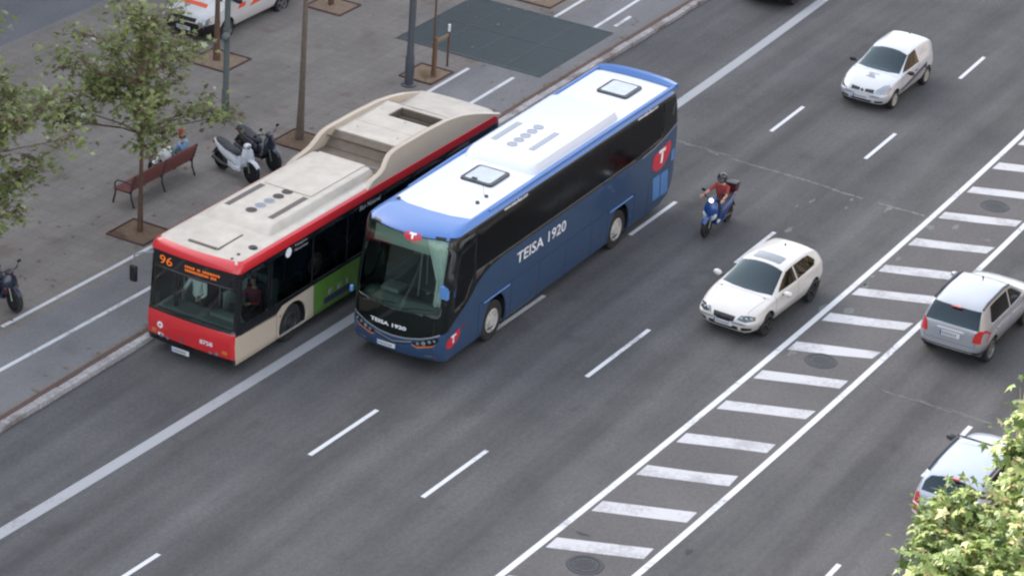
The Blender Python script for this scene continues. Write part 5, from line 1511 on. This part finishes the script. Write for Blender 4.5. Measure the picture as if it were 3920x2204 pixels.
# --- silver crossover, seen from behind --------------------------------------------
KS = dict(
    xs=[-2.03, -2.01, -1.95, -1.85, -1.7, -1.45, -1.0, -.5, 0, .3, .6, .85, 1.05, 1.25, 1.5, 1.75, 1.93, 2.05, 2.10],
    floor=[(-2.03, .44), (-1.9, .33), (-1.5, .27), (1.7, .27), (2.10, .42)],
    wsill=[(-2.03, .62), (-1.93, .76), (-1.5, .82), (1.5, .82), (1.9, .74), (2.1, .50)],
    zmid=[(-2.03, .62), (2.1, .56)],
    wmid=[(-2.03, .68), (-1.98, .78), (-1.85, .84), (-1.45, .88), (1.4, .88), (1.75, .85), (1.95, .76), (2.1, .55)],
    wbelt=[(-2.03, .64), (-1.98, .72), (-1.85, .78), (-1.45, .83), (.8, .83), (1.4, .81), (1.75, .77), (1.95, .68), (2.1, .48)],
    zbelt=[(-2.03, .84), (-1.95, 1.02), (-1.7, 1.06), (-1.0, 1.05), (0, 1.02), (.8, 1.0), (1.2, .97), (1.6, .90), (1.9, .80), (2.1, .66)],
    wroof=[(-2.03, .60), (-2.01, .67), (-1.95, .68), (-1.85, .67), (-1.7, .655), (-1.45, .645), (-1.0, .64), (0, .63), (.3, .64), (.6, .68), (.85, .72), (1.05, .74), (1.25, .72), (1.6, .66), (1.9, .54), (2.1, .38)],
    zroof=[(-2.03, .88), (-2.01, 1.03), (-1.95, 1.13), (-1.85, 1.30), (-1.7, 1.46), (-1.45, 1.52), (-1.0, 1.545), (-.5, 1.55), (0, 1.53), (.3, 1.42), (.6, 1.24), (.85, 1.09), (1.05, 1.01), (1.25, .985), (1.6, .93), (1.9, .83), (2.1, .68)],
    ztop=[(-2.03, .90), (-2.01, 1.06), (-1.95, 1.17), (-1.85, 1.35), (-1.7, 1.52), (-1.45, 1.575), (-1.0, 1.60), (-.5, 1.605), (0, 1.58), (.3, 1.47), (.6, 1.29), (.85, 1.13), (1.05, 1.045), (1.25, 1.02), (1.6, .965), (1.9, .86), (2.1, .69)],
    axles=(1.25, -1.25), wheel_r=.33, track=1.70, rim='rim_alloy', cabin=(-1.6, 1.0, 1.0),
    mats=['dark_grey', 'silver_low', 'black'],
    cuts=[('windscreen', 'T', [(.98, -.65), (1.04, 0), (.98, .65), (.16, .56), (.12, 0), (.16, -.56)], 'glass_car'),
          ('rear_window', 'K', [(-.70, 1.055), (.70, 1.055), (.675, 1.2), (.62, 1.45), (-.62, 1.45), (-.675, 1.2)], 'glass_rear'),
          ('side_window', 'LR', [(.80, 1.06), (.40, 1.28), (.14, 1.42), (-.12, 1.47), (-.12, 1.06)], 'glass_tint'),
          ('side_window', 'LR', [(-.18, 1.06), (-.18, 1.475), (-1.0, 1.49), (-1.30, 1.47), (-1.42, 1.12), (-1.30, 1.08)], 'glass_tint'),
          ('headlight', 'F2', [(.40, .70), (.45, .80), (.62, .84), (.68, .74), (.60, .68)], 'lamp'),
          ('grille', 'F', [(-.32, .72), (.32, .72), (.30, .60), (-.30, .60)], 'black')],
    zones=[('K', [(-.95, .30), (-.6, .34), (.6, .34), (.95, .30), (.95, .47), (-.95, .47)], 1), ('K', [(-.56, .36), (.56, .36), (.62, .44), (-.62, .44)], 2),
           ('K', [(-.66, .60), (.66, .60), (.66, .608), (-.66, .608)], 3), ('K', [(-.655, .60), (-.645, .60), (-.665, 1.04), (-.675, 1.04)], 3), ('K', [(.655, .60), (.645, .60), (.665, 1.04), (.675, 1.04)], 3),
           ('LR', [(.86, .36), (.872, .36), (.88, 1.03), (.868, 1.03)], 3), ('LR', [(-.15, .36), (-.138, .36), (-.138, 1.04), (-.15, 1.04)], 3), ('LR', [(-2.1, .30), (2.1, .30), (2.1, .38), (-2.1, .40)], 1)],
)
ts, bvs = make_car('silver_crossover', 'silver crossover car seen from behind on the near side of the hatched island', (61.42+1.25, 20.05, 0), 0, KS, 'silver_car')
mirror(ts, 'L', .72, .88, 1.07, 'silver_car', 1.0); mirror(ts, 'R', .72, -.88, 1.07, 'silver_car', 1.0)
plate(ts, -2.045, 0, .81, 'K', .52, .13)
for s in (1, -1):
    fs = decal(bvs, [(s*.58, .75), (s*.85, .72), (s*.85, .90), (s*.80, 1.03), (s*.70, 1.06), (s*.62, .98)], 'K', .010)
    obj('tail_light', fs, 'red_lens', ts, 60)
b = B(); box(b, (-2.03, 0, .92), (.03, .70, .05), bev=.012); obj('tailgate_handle', b, 'silver_low', ts, 30)
b = B(); box(b, (-1.83, 0, 1.475), (.05, .26, .035), bev=.008); obj('high_brake_light', b, 'red_lens', ts, 0)
for s in (1, -1):
    b = B(); tube(b, [(-1.66, s*.635, 1.50), (-1.4, s*.635, 1.565), (-.3, s*.625, 1.58), (.05, s*.625, 1.53)], [.03, .035, .035, .03], 6); obj('roof_rail', b, 'dark_grey', ts, 60)
b = B(); lathe(b, [(.03, 0), (.02, .03), (.001, .05)], 'Z', (-.1, 0, 1.585), 10); tube(b, [(-.1, 0, 1.6), (-.25, 0, 1.68)], .006, 5); obj('roof_aerial', b, 'dark_grey', ts, 40)
for x in (-.05, -1.05):
    b = B(); box(b, (x, -.885, .88), (.16, .03, .035), bev=.008); box(b, (x, .885, .88), (.16, .03, .035), bev=.008); obj('door_handle', b, 'silver_car', ts, 0)

# --- dark car just inside the top edge -----------------------------------------------
KD = dict(KA); KD = {k: v for k, v in KD.items()}
td, bvd = make_car('dark_hatchback', 'dark car on the bus lane cut off by the top edge of the photo', (82.75, 34.6, 0), PI, KD, 'far_car')
for s in (1, -1): mirror(td, 'L' if s > 0 else 'R', .62, s*.90, .96, 'far_car', 1.05)

# --- white patrol hatchback half under the near tree ---------------------------------
KV = dict(KS)
KV['mats'] = ['dark_grey', 'patrol_paint', 'black']
KV['cuts'] = [c for c in KS['cuts'] if c[0] != 'rear_window']+[('rear_window', 'K', [(-.64, 1.12), (.64, 1.12), (.62, 1.3), (.52, 1.42), (.25, 1.47), (-.25, 1.47), (-.52, 1.42), (-.62, 1.3)], 'glass_rear')]
KV['zones'] = [z for z in KS['zones'] if z[0] != 'K' or z[2] == 3]
tv, bvv = make_car('white_patrol_car', 'white patrol car with red-and-white chevron tail, half hidden by the near tree', (52.45+2.03, 16.85, 0), 0, KV, 'patrol_paint')
mirror(tv, 'L', .78, .88, 1.07, 'dark_grey', 1.15); mirror(tv, 'R', .78, -.88, 1.07, 'dark_grey', 1.15)
plate(tv, -2.045, 0, .81, 'K', .52, .12)
for s in (1, -1):
    side_ = 'L' if s > 0 else 'R'
    b = decal(bvv, [(s*.58, .56), (s*.86, .56), (s*.84, .95), (s*.66, 1.08), (s*.62, .95)], 'K', .012)
    obj('tail_light', b, 'red_lens', tv, 60)
    b = decal(bvv, [(s*.60, .54), (s*.85, .54), (s*.85, .63), (s*.60, .61)], 'K', .018); b = merge(b, decal(bvv, [(s*.60, .76), (s*.85, .79), (s*.85, .83), (s*.61, .80)], 'K', .018))
    obj('chevron_bars', b, 'emblem_white', tv, 0)
    b = B(); tube(b, [(-1.66, s*.635, 1.50), (-1.4, s*.635, 1.565), (-.3, s*.625, 1.58), (.05, s*.625, 1.53)], [.03, .035, .035, .03], 6); obj('roof_rail', b, 'dark_grey', tv, 60)
b = B(); box(b, (-.05, 0, 1.63), (.035, 1.25, .03), bev=.01); obj('roof_crossbar', b, 'black', tv, 0)
b = B(); box(b, (-1.80, 0, 1.53), (.05, .30, .035), bev=.008); obj('high_brake_light', b, 'red_lens', tv, 0)

# --- white service van with orange-red markings at the top left ------------------------
KW = dict(
    xs=[-2.45, -2.43, -2.38, -2.25, -2.0, -1.5, -.8, 0, .5, .9, 1.1, 1.35, 1.6, 1.8, 2.0, 2.2, 2.35, 2.45, 2.5],
    floor=[(-2.45, .45), (-2.3, .35), (-2.0, .28), (2.2, .25), (2.5, .38)],
    wsill=[(-2.45, .80), (-2.3, .90), (2.0, .88), (2.35, .78), (2.5, .60)],
    zmid=[(-2.45, .7), (2.5, .55)],
    wmid=[(-2.45, .85), (-2.3, .94), (1.6, .94), (2.1, .90), (2.35, .80), (2.5, .62)],
    wbelt=[(-2.45, .84), (-2.3, .92), (1.4, .92), (1.9, .88), (2.3, .76), (2.5, .56)],
    zbelt=[(-2.45, 1.15), (1.0, 1.12), (1.7, 1.05), (2.1, .98), (2.35, .88), (2.5, .72)],
    wroof=[(-2.45, .74), (-2.25, .80), (.9, .79), (1.35, .82), (1.7, .84), (2.1, .72), (2.35, .60), (2.5, .44)],
    zroof=[(-2.45, 1.2), (-2.43, 1.9), (-2.25, 2.02), (.7, 2.02), (.9, 1.98), (1.1, 1.80), (1.35, 1.50), (1.6, 1.20), (1.8, 1.10), (2.1, 1.02), (2.35, .91), (2.5, .74)],
    ztop=[(-2.45, 1.25), (-2.43, 1.95), (-2.25, 2.12), (.7, 2.13), (.9, 2.08), (1.1, 1.88), (1.35, 1.58), (1.6, 1.28), (1.8, 1.16), (2.1, 1.06), (2.35, .94), (2.5, .75)],
    axles=(1.5, -1.45), wheel_r=.34, track=1.86, rim='rim_alloy', cabin=(-1.0, 1.55, 1.12),
    mats=['black', 'amb_red', 'dark_grey'],
    cuts=[('windscreen', 'T', [(1.62, -.78), (1.68, 0), (1.62, .78), (1.0, .70), (.96, 0), (1.0, -.70)], 'glass_car'),
          ('side_window', 'LR', [(1.45, 1.2), (1.1, 1.75), (.2, 1.75), (.2, 1.18)], 'glass_tint'),
          ('headlight', 'F2', [(.50, .68), (.54, .84), (.78, .88), (.84, .74), (.78, .66)], 'lamp'),
          ('grille', 'F', [(-.42, .73), (.42, .73), (.45, .84), (-.45, .84)], 'black'),
          ('tail_light', 'K2', [(.78, .8), (.90, .8), (.90, 1.3), (.80, 1.3)], 'red_lens')],
    zones=[('F', [(-1, .2), (1, .2), (1, .70), (-1, .70)], 1), ('LR', [(1.95, .2), (2.6, .2), (2.6, .68), (1.95, .64)], 1), ('LR', [(-2.5, .2), (1.9, .2), (1.9, .36), (-2.5, .38)], 3),
           ('LR', [(-2.3, .85), (-1.2, .72), (-1.2, .90), (-2.3, 1.05)], 2), ('LR', [(-.7, .80), (.4, .78), (.1, .95), (-.7, 1.0)], 2), ('LR', [(.6, .86), (1.0, .86), (.9, 1.0), (.55, 1.0)], 2),
           ('T', [(1.85, -.45), (2.02, -.5), (2.02, .5), (1.85, .45)], 2)],
)
tw, bvw = make_car('service_van', 'white van with orange-red markings and a black bumper behind the leafy tree crown', (68.65, 46.95, 0), PI, KW, 'amb_white')
mirror(tw, 'L', 1.25, .96, 1.25, 'black', 1.3); mirror(tw, 'R', 1.25, -.96, 1.25, 'black', 1.3)
plate(tw, 2.505, 0, .50, 'F')

# ------------------------------------------------------------------ scooters
def scooter(name, label, front, rear, paint, wr=.29, rim='rim_dark', shield=True, box_=False, big=False, group=None, cls='scooter', lamp='lamp', side='moto_white', tail=True):
    f, r = Vector(front+(0,)), Vector(rear+(0,))
    d = f-r; L = d.length; hl = L/2
    base = KZ if f.y > 36 else 0
    mid_ = (f+r)/2
    t = thing(name, label, cls, (mid_.x, mid_.y, base), math.atan2(d.y, d.x), group)
    wheel(t, hl, .05, wr, .10, rim, 'seven', 'front_wheel', .72)
    wheel(t, -hl, .06, wr*.96, .12, rim, 'seven', 'rear_wheel', .72)
    hx, hz = hl-.24, 1.0
    b = B()
    for s in (1, -1): tube(b, [(hl, s*.075, wr), (hl-.13, s*.075, wr+.36)], .02, 8)
    tube(b, [(hl-.13, -.08, wr+.36), (hl-.13, .08, wr+.36)], .025, 8); tube(b, [(hl-.12, 0, wr+.34), (hx+.02, 0, hz-.03)], .03, 8)
    obj('fork', b, 'fork', t, 60)
    b = B(); rg = []
    for k in range(11):
        a = R(38+98*k/10); rr_ = wr+.03
        c = (hl+rr_*math.cos(a), wr+rr_*math.sin(a)); w_ = .065+.01*math.sin(PI*k/10)
        rg.append([(c[0], -w_, c[1]-.02), (c[0]+.012*math.cos(a), -w_*.6, c[1]+.02*math.sin(a)), (c[0]+.018*math.cos(a), 0, c[1]+.03*math.sin(a)), (c[0]+.012*math.cos(a), w_*.6, c[1]+.02*math.sin(a)), (c[0], w_, c[1]-.02), (c[0]-.01, 0, c[1]-.005)])
    loft(b, rg); obj('front_mudguard', b, paint, t, 60)
    if shield:
        b = B(); rg = []
        for z, x, w_, dep in ((.32, hl-.40, .10, .05), (.42, hl-.30, .17, .09), (.55, hl-.22, .21, .12), (.70, hl-.20, .22, .13), (.84, hl-.22, .19, .12), (.95, hx, .12, .10)):
            rg.append([(x+dep*math.cos(a)*(1 if math.cos(a) > 0 else .25), w_*math.sin(a), z) for a in [2*PI*k/16 for k in range(16)]])
        loft(b, rg); ap = obj('leg_shield', b, paint, t, 60)
        if side:
            for s in (1, -1):
                b = B(); ellipsoid(b, (hl-.135, s*.13, .55), (.035, .055, .12), Matrix.Rotation(R(s*-30), 4, 'X'), 12); obj('indicator_panel', b, side, ap, 60)
    b = B()
    loft(b, [[(hl-.30, -.15, .28), (hl-.30, .15, .28), (hl-.30, .15, .36), (hl-.30, -.15, .36)], [(.05, -.17, .25), (.05, .17, .25), (.05, .17, .33), (.05, -.17, .33)], [(-.2, -.16, .30), (-.2, .16, .30), (-.2, .16, .42), (-.2, -.16, .42)]])
    obj('footboard', b, paint if not big else 'black', t, 30)
    b = B(); rg = []          # rear bodywork, rising towards the tail
    for x, zb, zt, w_ in ((.06, .34, .52, .10), (-.02, .33, .64, .15), (-.2, .36, .70, .17), (-.42, .44, .72, .17), (-.62, .54, .77, .15), (-.80, .66, .82, .10), (-.90, .74, .82, .05)):
        rg.append([(x, w_*math.cos(a)*(abs(math.cos(a))**-.3 if abs(math.cos(a)) > .01 else 1), (zb+zt)/2+(zt-zb)/2*math.sin(a)) for a in [2*PI*k/16+.01 for k in range(16)]])
    loft(b, rg); obj('bodywork', b, paint, t, 60)
    b = B(); rg = []
    for x, z, w_, h in ((.08, .64, .07, .03), (0, .70, .13, .05), (-.2, .73, .155, .055), (-.38, .745, .155, .055), (-.46, .79, .15, .06), (-.65, .82, .135, .055), (-.80, .85, .08, .03)):
        rg.append([(x, w_*math.cos(a), z+h*math.sin(a)) for a in [2*PI*k/14 for k in range(14)]])
    loft(b, rg); obj('seat', b, 'seat_vinyl', t, 60)
    b = B(); box(b, (-.28, 0, .30), (.42, .20, .24), bev=.05); tube(b, [(-.2, -.12, .25), (-.45, -.16, .27), (-.8, -.17, .36)], [.03, .045, .055], 8); tube(b, [(-.2, .11, .3), (-hl, .11, wr)], .04, 8); tube(b, [(-hl, .12, wr), (-.62, .12, .64)], .022, 8)
    obj('engine', b, 'engine', t, 50)
    b = B(); tube(b, [(hx-.08, .31, hz+.03), (hx, .2, hz+.03), (hx+.03, 0, hz), (hx, -.2, hz+.03), (hx-.08, -.31, hz+.03)], [.019, .015, .018, .015, .019], 8)
    for s in (1, -1):
        tube(b, [(hx, s*.2, hz+.04), (hx+.01, s*.27, hz+.17)], .007, 5)
    hb = obj('handlebar', b, 'black', t, 60)
    for s in (1, -1):
        b = B(); ellipsoid(b, (hx+.01, s*.29, hz+.21), (.018, .065, .045), seg=10); obj('rear_view_mirror', b, 'black', hb, 60)
    b = B(); ellipsoid(b, (hx+.03, 0, hz+.0), (.10, .12, .09), seg=12); obj('headlamp_cowl', b, paint, t, 60)
    b = B(); ellipsoid(b, (hx+.10, 0, hz-.0), (.045, .075, .065), seg=12); obj('headlight', b, lamp, t, 60)
    b = B(); box(b, (-.90, 0, .72), (.04, .16, .07), bev=.015); obj('tail_light', b, 'red_lens', t, 30)
    b = B(); loft(b, [[(-.78, -.07, .60), (-.78, .07, .60), (-.80, .07, .58), (-.80, -.07, .58)], [(-.95, -.07, .36), (-.95, .07, .36), (-.97, .07, .36), (-.97, -.07, .36)]]); obj('rear_mudguard', b, 'black', t, 0)
    if box_:
        b = B(); box(b, (-.80, 0, .96), (.28, .32, .22), bev=.06); bx = obj('top_case', b, 'moto_maroon', t, 40)
        b = B(); box(b, (-.80, 0, 1.08), (.29, .33, .06), bev=.025); obj('top_case_lid', b, 'black', bx, 40)
    if base:
        b = B(); tube(b, [(-.05, .1, .3), (-.08, .2, .0)], .012, 6); obj('stand', b, 'black', t, 60)
    return t
scooter('moving_scooter', 'blue and white scooter ridden down the avenue behind the coach', (63.58, 28.11), (64.85, 28.11), 'moto_blue', .27, lamp='lamp_bulb', box_=True, cls='scooter')
ry = PI
person((64.215+.17, 28.11, 0), ry, 'scooter rider in a red T-shirt, jeans and dark helmet', seat=.70, foot=.33, shirt='shirt_red', legs='jeans', shoes='shoe_white', sleeve=False, lhand=(.56, .29, .36), rhand=(.56, -.29, .36), lean=.10, knee=.42, kspread=.2, hair='helmet', gear='helmet')
scooter('parked_scooter', 'white parked scooter with a black seat, nearest the bench', (58.71, 39.34), (59.02, 40.52), 'moto_white', .31, group='two-wheelers parked on the pavement')
scooter('parked_scooter', 'dark blue-black parked scooter standing just behind the white one', (59.74, 39.33), (60.10, 40.58), 'moto_black', .31, side=None, group='two-wheelers parked on the pavement', lamp='lamp_dark', big=True)
scooter('parked_motorcycle', 'dark motorcycle with a maroon lamp cut off by the left edge', (48.90, 39.50), (49.28, 40.72), 'moto_black', .32, rim='fork', side='moto_maroon', group='two-wheelers parked on the pavement', lamp='moto_maroon', cls='motorcycle')

# ------------------------------------------------------------------ bench and sitters
t = thing('park_bench', 'long slatted reddish bench with black iron frames, its back to the road', 'bench', (56.83, 41.16, KZ))
b = B()
for k in range(5): box(b, (0, -.17+k*.105, .43+.006*abs(k-2)), (2.86, .085, .035), bev=.008)
obj('seat', b, 'wood_red', t, 0)
b = B()
for k in range(4): box(b, (0, -.265-k*.03, .56+k*.105), (2.86, .03, .09), Matrix.Rotation(R(-15), 4, 'X'), bev=.008)
obj('backrest', b, 'wood_red', t, 0)
for x in (-1.36, 0, 1.36):
    b = B()
    tube(b, [(x, .34, 0), (x, .28, .25), (x, .26, .40)], [.03, .025, .025], 6); tube(b, [(x, -.34, 0), (x, -.24, .25), (x, -.235, .42), (x, -.38, .93)], [.03, .025, .025, .02], 6)
    tube(b, [(x, .27, .40), (x, -.24, .40)], .025, 6)
    if x: tube(b, [(x, -.29, .62), (x, -.1, .68), (x, .2, .67), (x, .29, .58), (x, .27, .40)], .02, 6)
    obj('iron_frame', b, 'bench_iron', t, 50)
person((58.0, 41.13, KZ), PI/2, 'red-haired person in a light blue shirt seated at the right end of the bench', seat=.44, foot=0, shirt='shirt_blue', legs='jeans', lhand=(.32, .1, .1), rhand=(.32, -.1, .1), hair='hair_red', gear='long', lean=-.05)
person((57.32, 41.13, KZ), PI/2, 'dark-haired person in a white shirt seated midway along the bench', seat=.44, foot=0, shirt='shirt_white', legs='trousers', lhand=(.34, .1, .1), rhand=(.34, -.1, .1), look=-.5, lean=.05)

# ------------------------------------------------------------------ poles
def lamp_pole(x, y, r, m, label, junction=None, h=9.5):
    t = thing('street_lamp', label, 'lamp post', (x, y, KZ), 0, 'lamp posts on the far pavement')
    b = B(); lathe(b, [(r*1.25, 0), (r*1.25, .9), (r, .95), (r*.95, 4), (r*.75, h), (.001, h)], 'Z', n=18); obj('pole', b, m, t, 40)
    b = B(); lathe(b, [(r*2.2, 0), (r*2.2, .03), (r*1.2, .06)], 'Z', n=18); box(b, (0, -r*1.22, .5), (r*.9, .02, .35)); obj('base_plate', b, m, t, 40)
    b = B(); tube(b, [(0, 0, h-.1), (0, -1.2, h+.25), (0, -2.2, h+.3)], [.05, .045, .04], 8); arm = obj('arm', b, m, t, 60)
    b = B(); ellipsoid(b, (0, -2.45, h+.27), (.16, .38, .09), seg=14); obj('lamp_head', b, 'dark_grey', arm, 60)
    if junction:
        b = B(); ellipsoid(b, (-.17, -.08, junction), (.13, .13, .14), seg=12); tube(b, [(0, 0, junction), (-.15, -.06, junction)], .03, 6); obj('bell_lamp', b, 'pole_green', t, 60)
    return t
lamp_pole(61.85, 42.4, .085, 'pole_green', 'slim grey-green lamp post behind the parked scooters with a small round fitting', 2.55)
lamp_pole(67.36, 39.72, .105, 'pole_grey', 'thick dark grey lamp post rising behind the tail of the red bus')

# ------------------------------------------------------------------ trees
def leaf(bm, lay, c, n, up, s, tone):
    n = n.normalized(); a = up-n*up.dot(n)
    if a.length < 1e-3: a = n.orthogonal()
    a.normalize(); b = n.cross(a)
    sh = ((0, -.42, 0), (.42, -.48, -.10), (.28, -.12, .02), (.66, .14, -.14), (.24, .20, .02), (0, .85, -.16), (-.24, .20, .02), (-.66, .14, -.14), (-.28, -.12, .02), (-.42, -.48, -.10))
    v = [bm.verts.new(c+(b*x+a*y+n*z)*s) for x, y, z in sh]
    m = bm.verts.new(c+n*s*.04)
    for i in range(10):
        f = bm.faces.new((m, v[i], v[(i+1) % 10])); f[lay] = tone

def tree(name, label, base, clusters, trunk_r, trunk_top, n_leaf, ls, lm, bark, seed, lean=(0, 0), group=None, fork=.55, tone_bias=0.0, forkz=None):
    r_ = random.Random(seed)
    z0 = KZ-.02
    t = thing(name, label, 'tree', (base[0], base[1], z0), 0, group)
    O = Vector((base[0], base[1], z0))
    b = B()
    top = Vector((lean[0], lean[1], trunk_top-z0))
    pts = []; nseg = 9
    for i in range(nseg+1):
        q = i/nseg
        pts.append(top*q+Vector((math.sin(q*5+seed)*.04*q, math.cos(q*4+seed)*.04*q, 0)))
    rad = [trunk_r*(1.35 if i == 0 else 1.08 if i == 1 else 1-.55*i/nseg) for i in range(nseg+1)]
    tube(b, pts, rad, 10)
    twigs = []
    for ci, (c, rr_) in enumerate(clusters):
        c = Vector(c)-O
        q = r_.uniform(fork, .98) if c.z > top.z*fork else fork*.9
        s0 = pts[min(nseg, int(q*nseg))]
        if s0.z > c.z: s0 = pts[max(2, int(nseg*max(.2, (c.z-rr_)/top.z)))]
        m1 = s0.lerp(c, .5)+Vector((r_.uniform(-.15, .15), r_.uniform(-.15, .15), r_.uniform(0, .25)))*rr_
        tube(b, [s0, s0.lerp(m1, .5)+Vector((0, 0, .05)), m1, c], [trunk_r*.42, trunk_r*.34, trunk_r*.26, trunk_r*.14], 6)
        for k in range(max(4, int(5+rr_*6))):
            d = Vector((r_.gauss(0, 1), r_.gauss(0, 1), r_.gauss(0, .8))).normalized()
            e = c+d*rr_*r_.uniform(.55, 1.0); s1 = m1.lerp(c, r_.uniform(.2, 1))
            mm = s1.lerp(e, .5)+Vector((0, 0, .1*rr_))
            tube(b, [s1, mm, e], [trunk_r*.13+.003, trunk_r*.09+.002, .004], 5)
            twigs.append((s1, mm, e, rr_))
    obj('trunk', b, bark, t, 60)
    lb = B(); lay = lb.faces.layers.float.new('tone')
    vol = sum(x[3]**2 for x in twigs)
    for (s1, mm, e, rr_) in twigs:
        n = max(2, int(n_leaf*rr_**2/vol))
        ctone = r_.gauss(0, .13)
        for k in range(n):
            q = r_.random()**.7
            p = s1.lerp(mm, q*2) if q < .5 else mm.lerp(e, q*2-1)
            p = p+Vector((r_.gauss(0, 1), r_.gauss(0, 1), r_.gauss(0, .8)))*(.14+.13*rr_)
            nn = Vector((r_.gauss(0, .55), r_.gauss(0, .55), 1))
            up = Vector((r_.gauss(0, 1), r_.gauss(0, 1), -.4))
            tn = min(1, max(0, r_.gauss(.40+tone_bias, .22)+ctone))
            leaf(lb, lay, p, nn, up, ls*r_.uniform(.55, 1.25), tn)
    for f in lb.faces: f.smooth = False
    me = bpy.data.meshes.new('crown'); lb.to_mesh(me); lb.free(); me.materials.append(M[lm])
    tag(link(bpy.data.objects.new('crown', me), t), kind='stuff')
    return t

def ball(c, R_, n, r0, seed, sq=1.0):
    r_ = random.Random(seed); out = []
    for k in range(n):
        d = Vector((r_.gauss(0, 1), r_.gauss(0, 1), r_.gauss(0, 1))).normalized()*r_.uniform(.25, 1)
        out.append(((c[0]+d.x*R_[0], c[1]+d.y*R_[1], c[2]+d.z*R_[2]), r0*r_.uniform(.75, 1.25)))
    return out
G_ = 'street plane trees on the far pavement'
tree('plane_tree', 'young plane tree with a thin leafy crown in front of the bench', (54.42, 39.85), ball((54.35, 40.15, 4.95), (2.7, 2.4, 2.7), 38, .5, 3)+ball((56.3, 38.8, 3.3), (1.0, .6, .6), 4, .35, 5), .062, 6.3, 3700, .15, 'leaf_shade', 'bark_brown', 1, group=G_)
tree('plane_tree', 'plane tree crown hanging in from the left edge of the photo', (46.9, 39.9), ball((48.4, 40.3, 4.9), (2.6, 2.3, 2.7), 32, .55, 8)+ball((48.0, 39.2, 3.0), (1.3, .8, .7), 5, .4, 9), .07, 5.8, 4000, .155, 'leaf_shade', 'bark_brown', 2, group=G_)
tree('plane_tree', 'plane tree with a bare mottled trunk beside the parked scooters', (61.95, 39.95), ball((62.3, 40.3, 7.3), (2.0, 2.0, 1.6), 14, .65, 12), .095, 7.2, 2600, .11, 'leaf_shade', 'bark', 3, lean=(.3, .1), group=G_, fork=.75)
tree('plane_tree', 'slender staked sapling in sandy soil beside the dark grating', (68.42, 39.55), ball((68.5, 39.6, 5.6), (1.1, 1.1, 1.2), 9, .5, 14), .035, 6.2, 900, .1, 'leaf_shade', 'bark_brown', 4, group=G_, fork=.7)
tree('plane_tree', 'brown-trunked tree standing in front of the white van', (65.35, 45.15), ball((65.6, 45.3, 6.9), (1.8, 1.8, 1.5), 12, .62, 16), .085, 7.0, 1800, .11, 'leaf_shade', 'bark_brown', 5, group=G_, fork=.7)
tree('plane_tree', 'tree whose trunk foot shows in a sandy pit at the top edge', (71.45, 45.1), ball((71.6, 45.2, 6.9), (1.8, 1.8, 1.5), 12, .62, 18), .07, 7.0, 1800, .11, 'leaf_shade', 'bark_brown', 6, group=G_, fork=.7)
near = []
for px, py, z, r0 in ((3520, 2110, 6.0, .26), (3500, 2240, 5.8, .30), (3590, 2060, 6.1, .38), (3600, 2190, 6.0, .55), (3740, 2130, 6.0, .50), (3860, 2060, 6.1, .48), (3900, 1950, 6.2, .42), (3600, 1900, 6.3, .22), (3570, 1960, 6.2, .22), (3720, 1950, 6.2, .16), (3850, 1850, 6.3, .30), (3870, 1700, 6.5, .26), (3905, 1580, 6.6, .26), (3925, 1490, 6.7, .18), (3960, 1700, 6.5, .5),
                     (4000, 1900, 6.2, .7), (3960, 2100, 6.0, .7), (3820, 2230, 5.9, .7), (3680, 2300, 5.8, .7), (3950, 2330, 5.7, .8), (4120, 2050, 6, .8), (4120, 1700, 6.4, .6), (3800, 2450, 5.5, .8), (4050, 2500, 5.4, .9), (3560, 2400, 5.5, .7), (3700, 1870, 6.3, .12), (3560, 2010, 6.1, .3), (3650, 1965, 6.2, .26), (3770, 1990, 6.2, .26), (3660, 1885, 6.3, .16)):
    near.append((tuple(at(px, py, z)), r0))
tree('near_plane_tree', 'sunlit yellow-green tree crown in the lower right corner', (45.3, 12.9), near, .11, 6.2, 7800, .20, 'leaf_sun', 'bark', 9, lean=(.1, .5), fork=.5, tone_bias=.05)

# stake and strap by the sapling
t = thing('tree_stake', 'dark stake with a white cap strapped to the slender sapling', 'tree stake', (69.38, 39.62, KZ))
b = B(); lathe(b, [(.035, 0), (.035, 1.18), (.001, 1.18)], 'Z', n=10); obj('post', b, 'bark_brown', t, 40)
b = B(); lathe(b, [(.042, 1.1), (.042, 1.32), (.001, 1.33)], 'Z', n=10); obj('cap', b, 'emblem_white', t, 40)
b = B(); box(b, (-.48, 0, 1.0), (1.0, .03, .10)); obj('crosspiece', b, 'strap', t, 0)
t = thing('tree_stake', 'brown wooden stake bound tight against the slender sapling', 'tree stake', (68.36, 39.46, KZ))
b = B(); lathe(b, [(.06, 0), (.055, 1.25), (.001, 1.26)], 'Z', n=10); obj('post', b, 'stake', t, 40)
# unseen row of street trees added on the near pavement to be mirrored in the glass of the coach and cars
for i, x in enumerate((54.6, 62.2, 69.8, 77.4, 85.0)):
    tree('near_plane_tree', 'unseen street plane tree added on the near pavement for reflections in the glass', (x, 10.3 if i else 9.6), ball((x+.2, 10.2 if i else 9.0, 6.6), (2.5, 1.9, 2.4), 16, .9, 30+i), .12, 7.0, 1500, .2, 'leaf_shade', 'bark', 40+i, group='unseen street plane trees added on the near pavement', fork=.5)
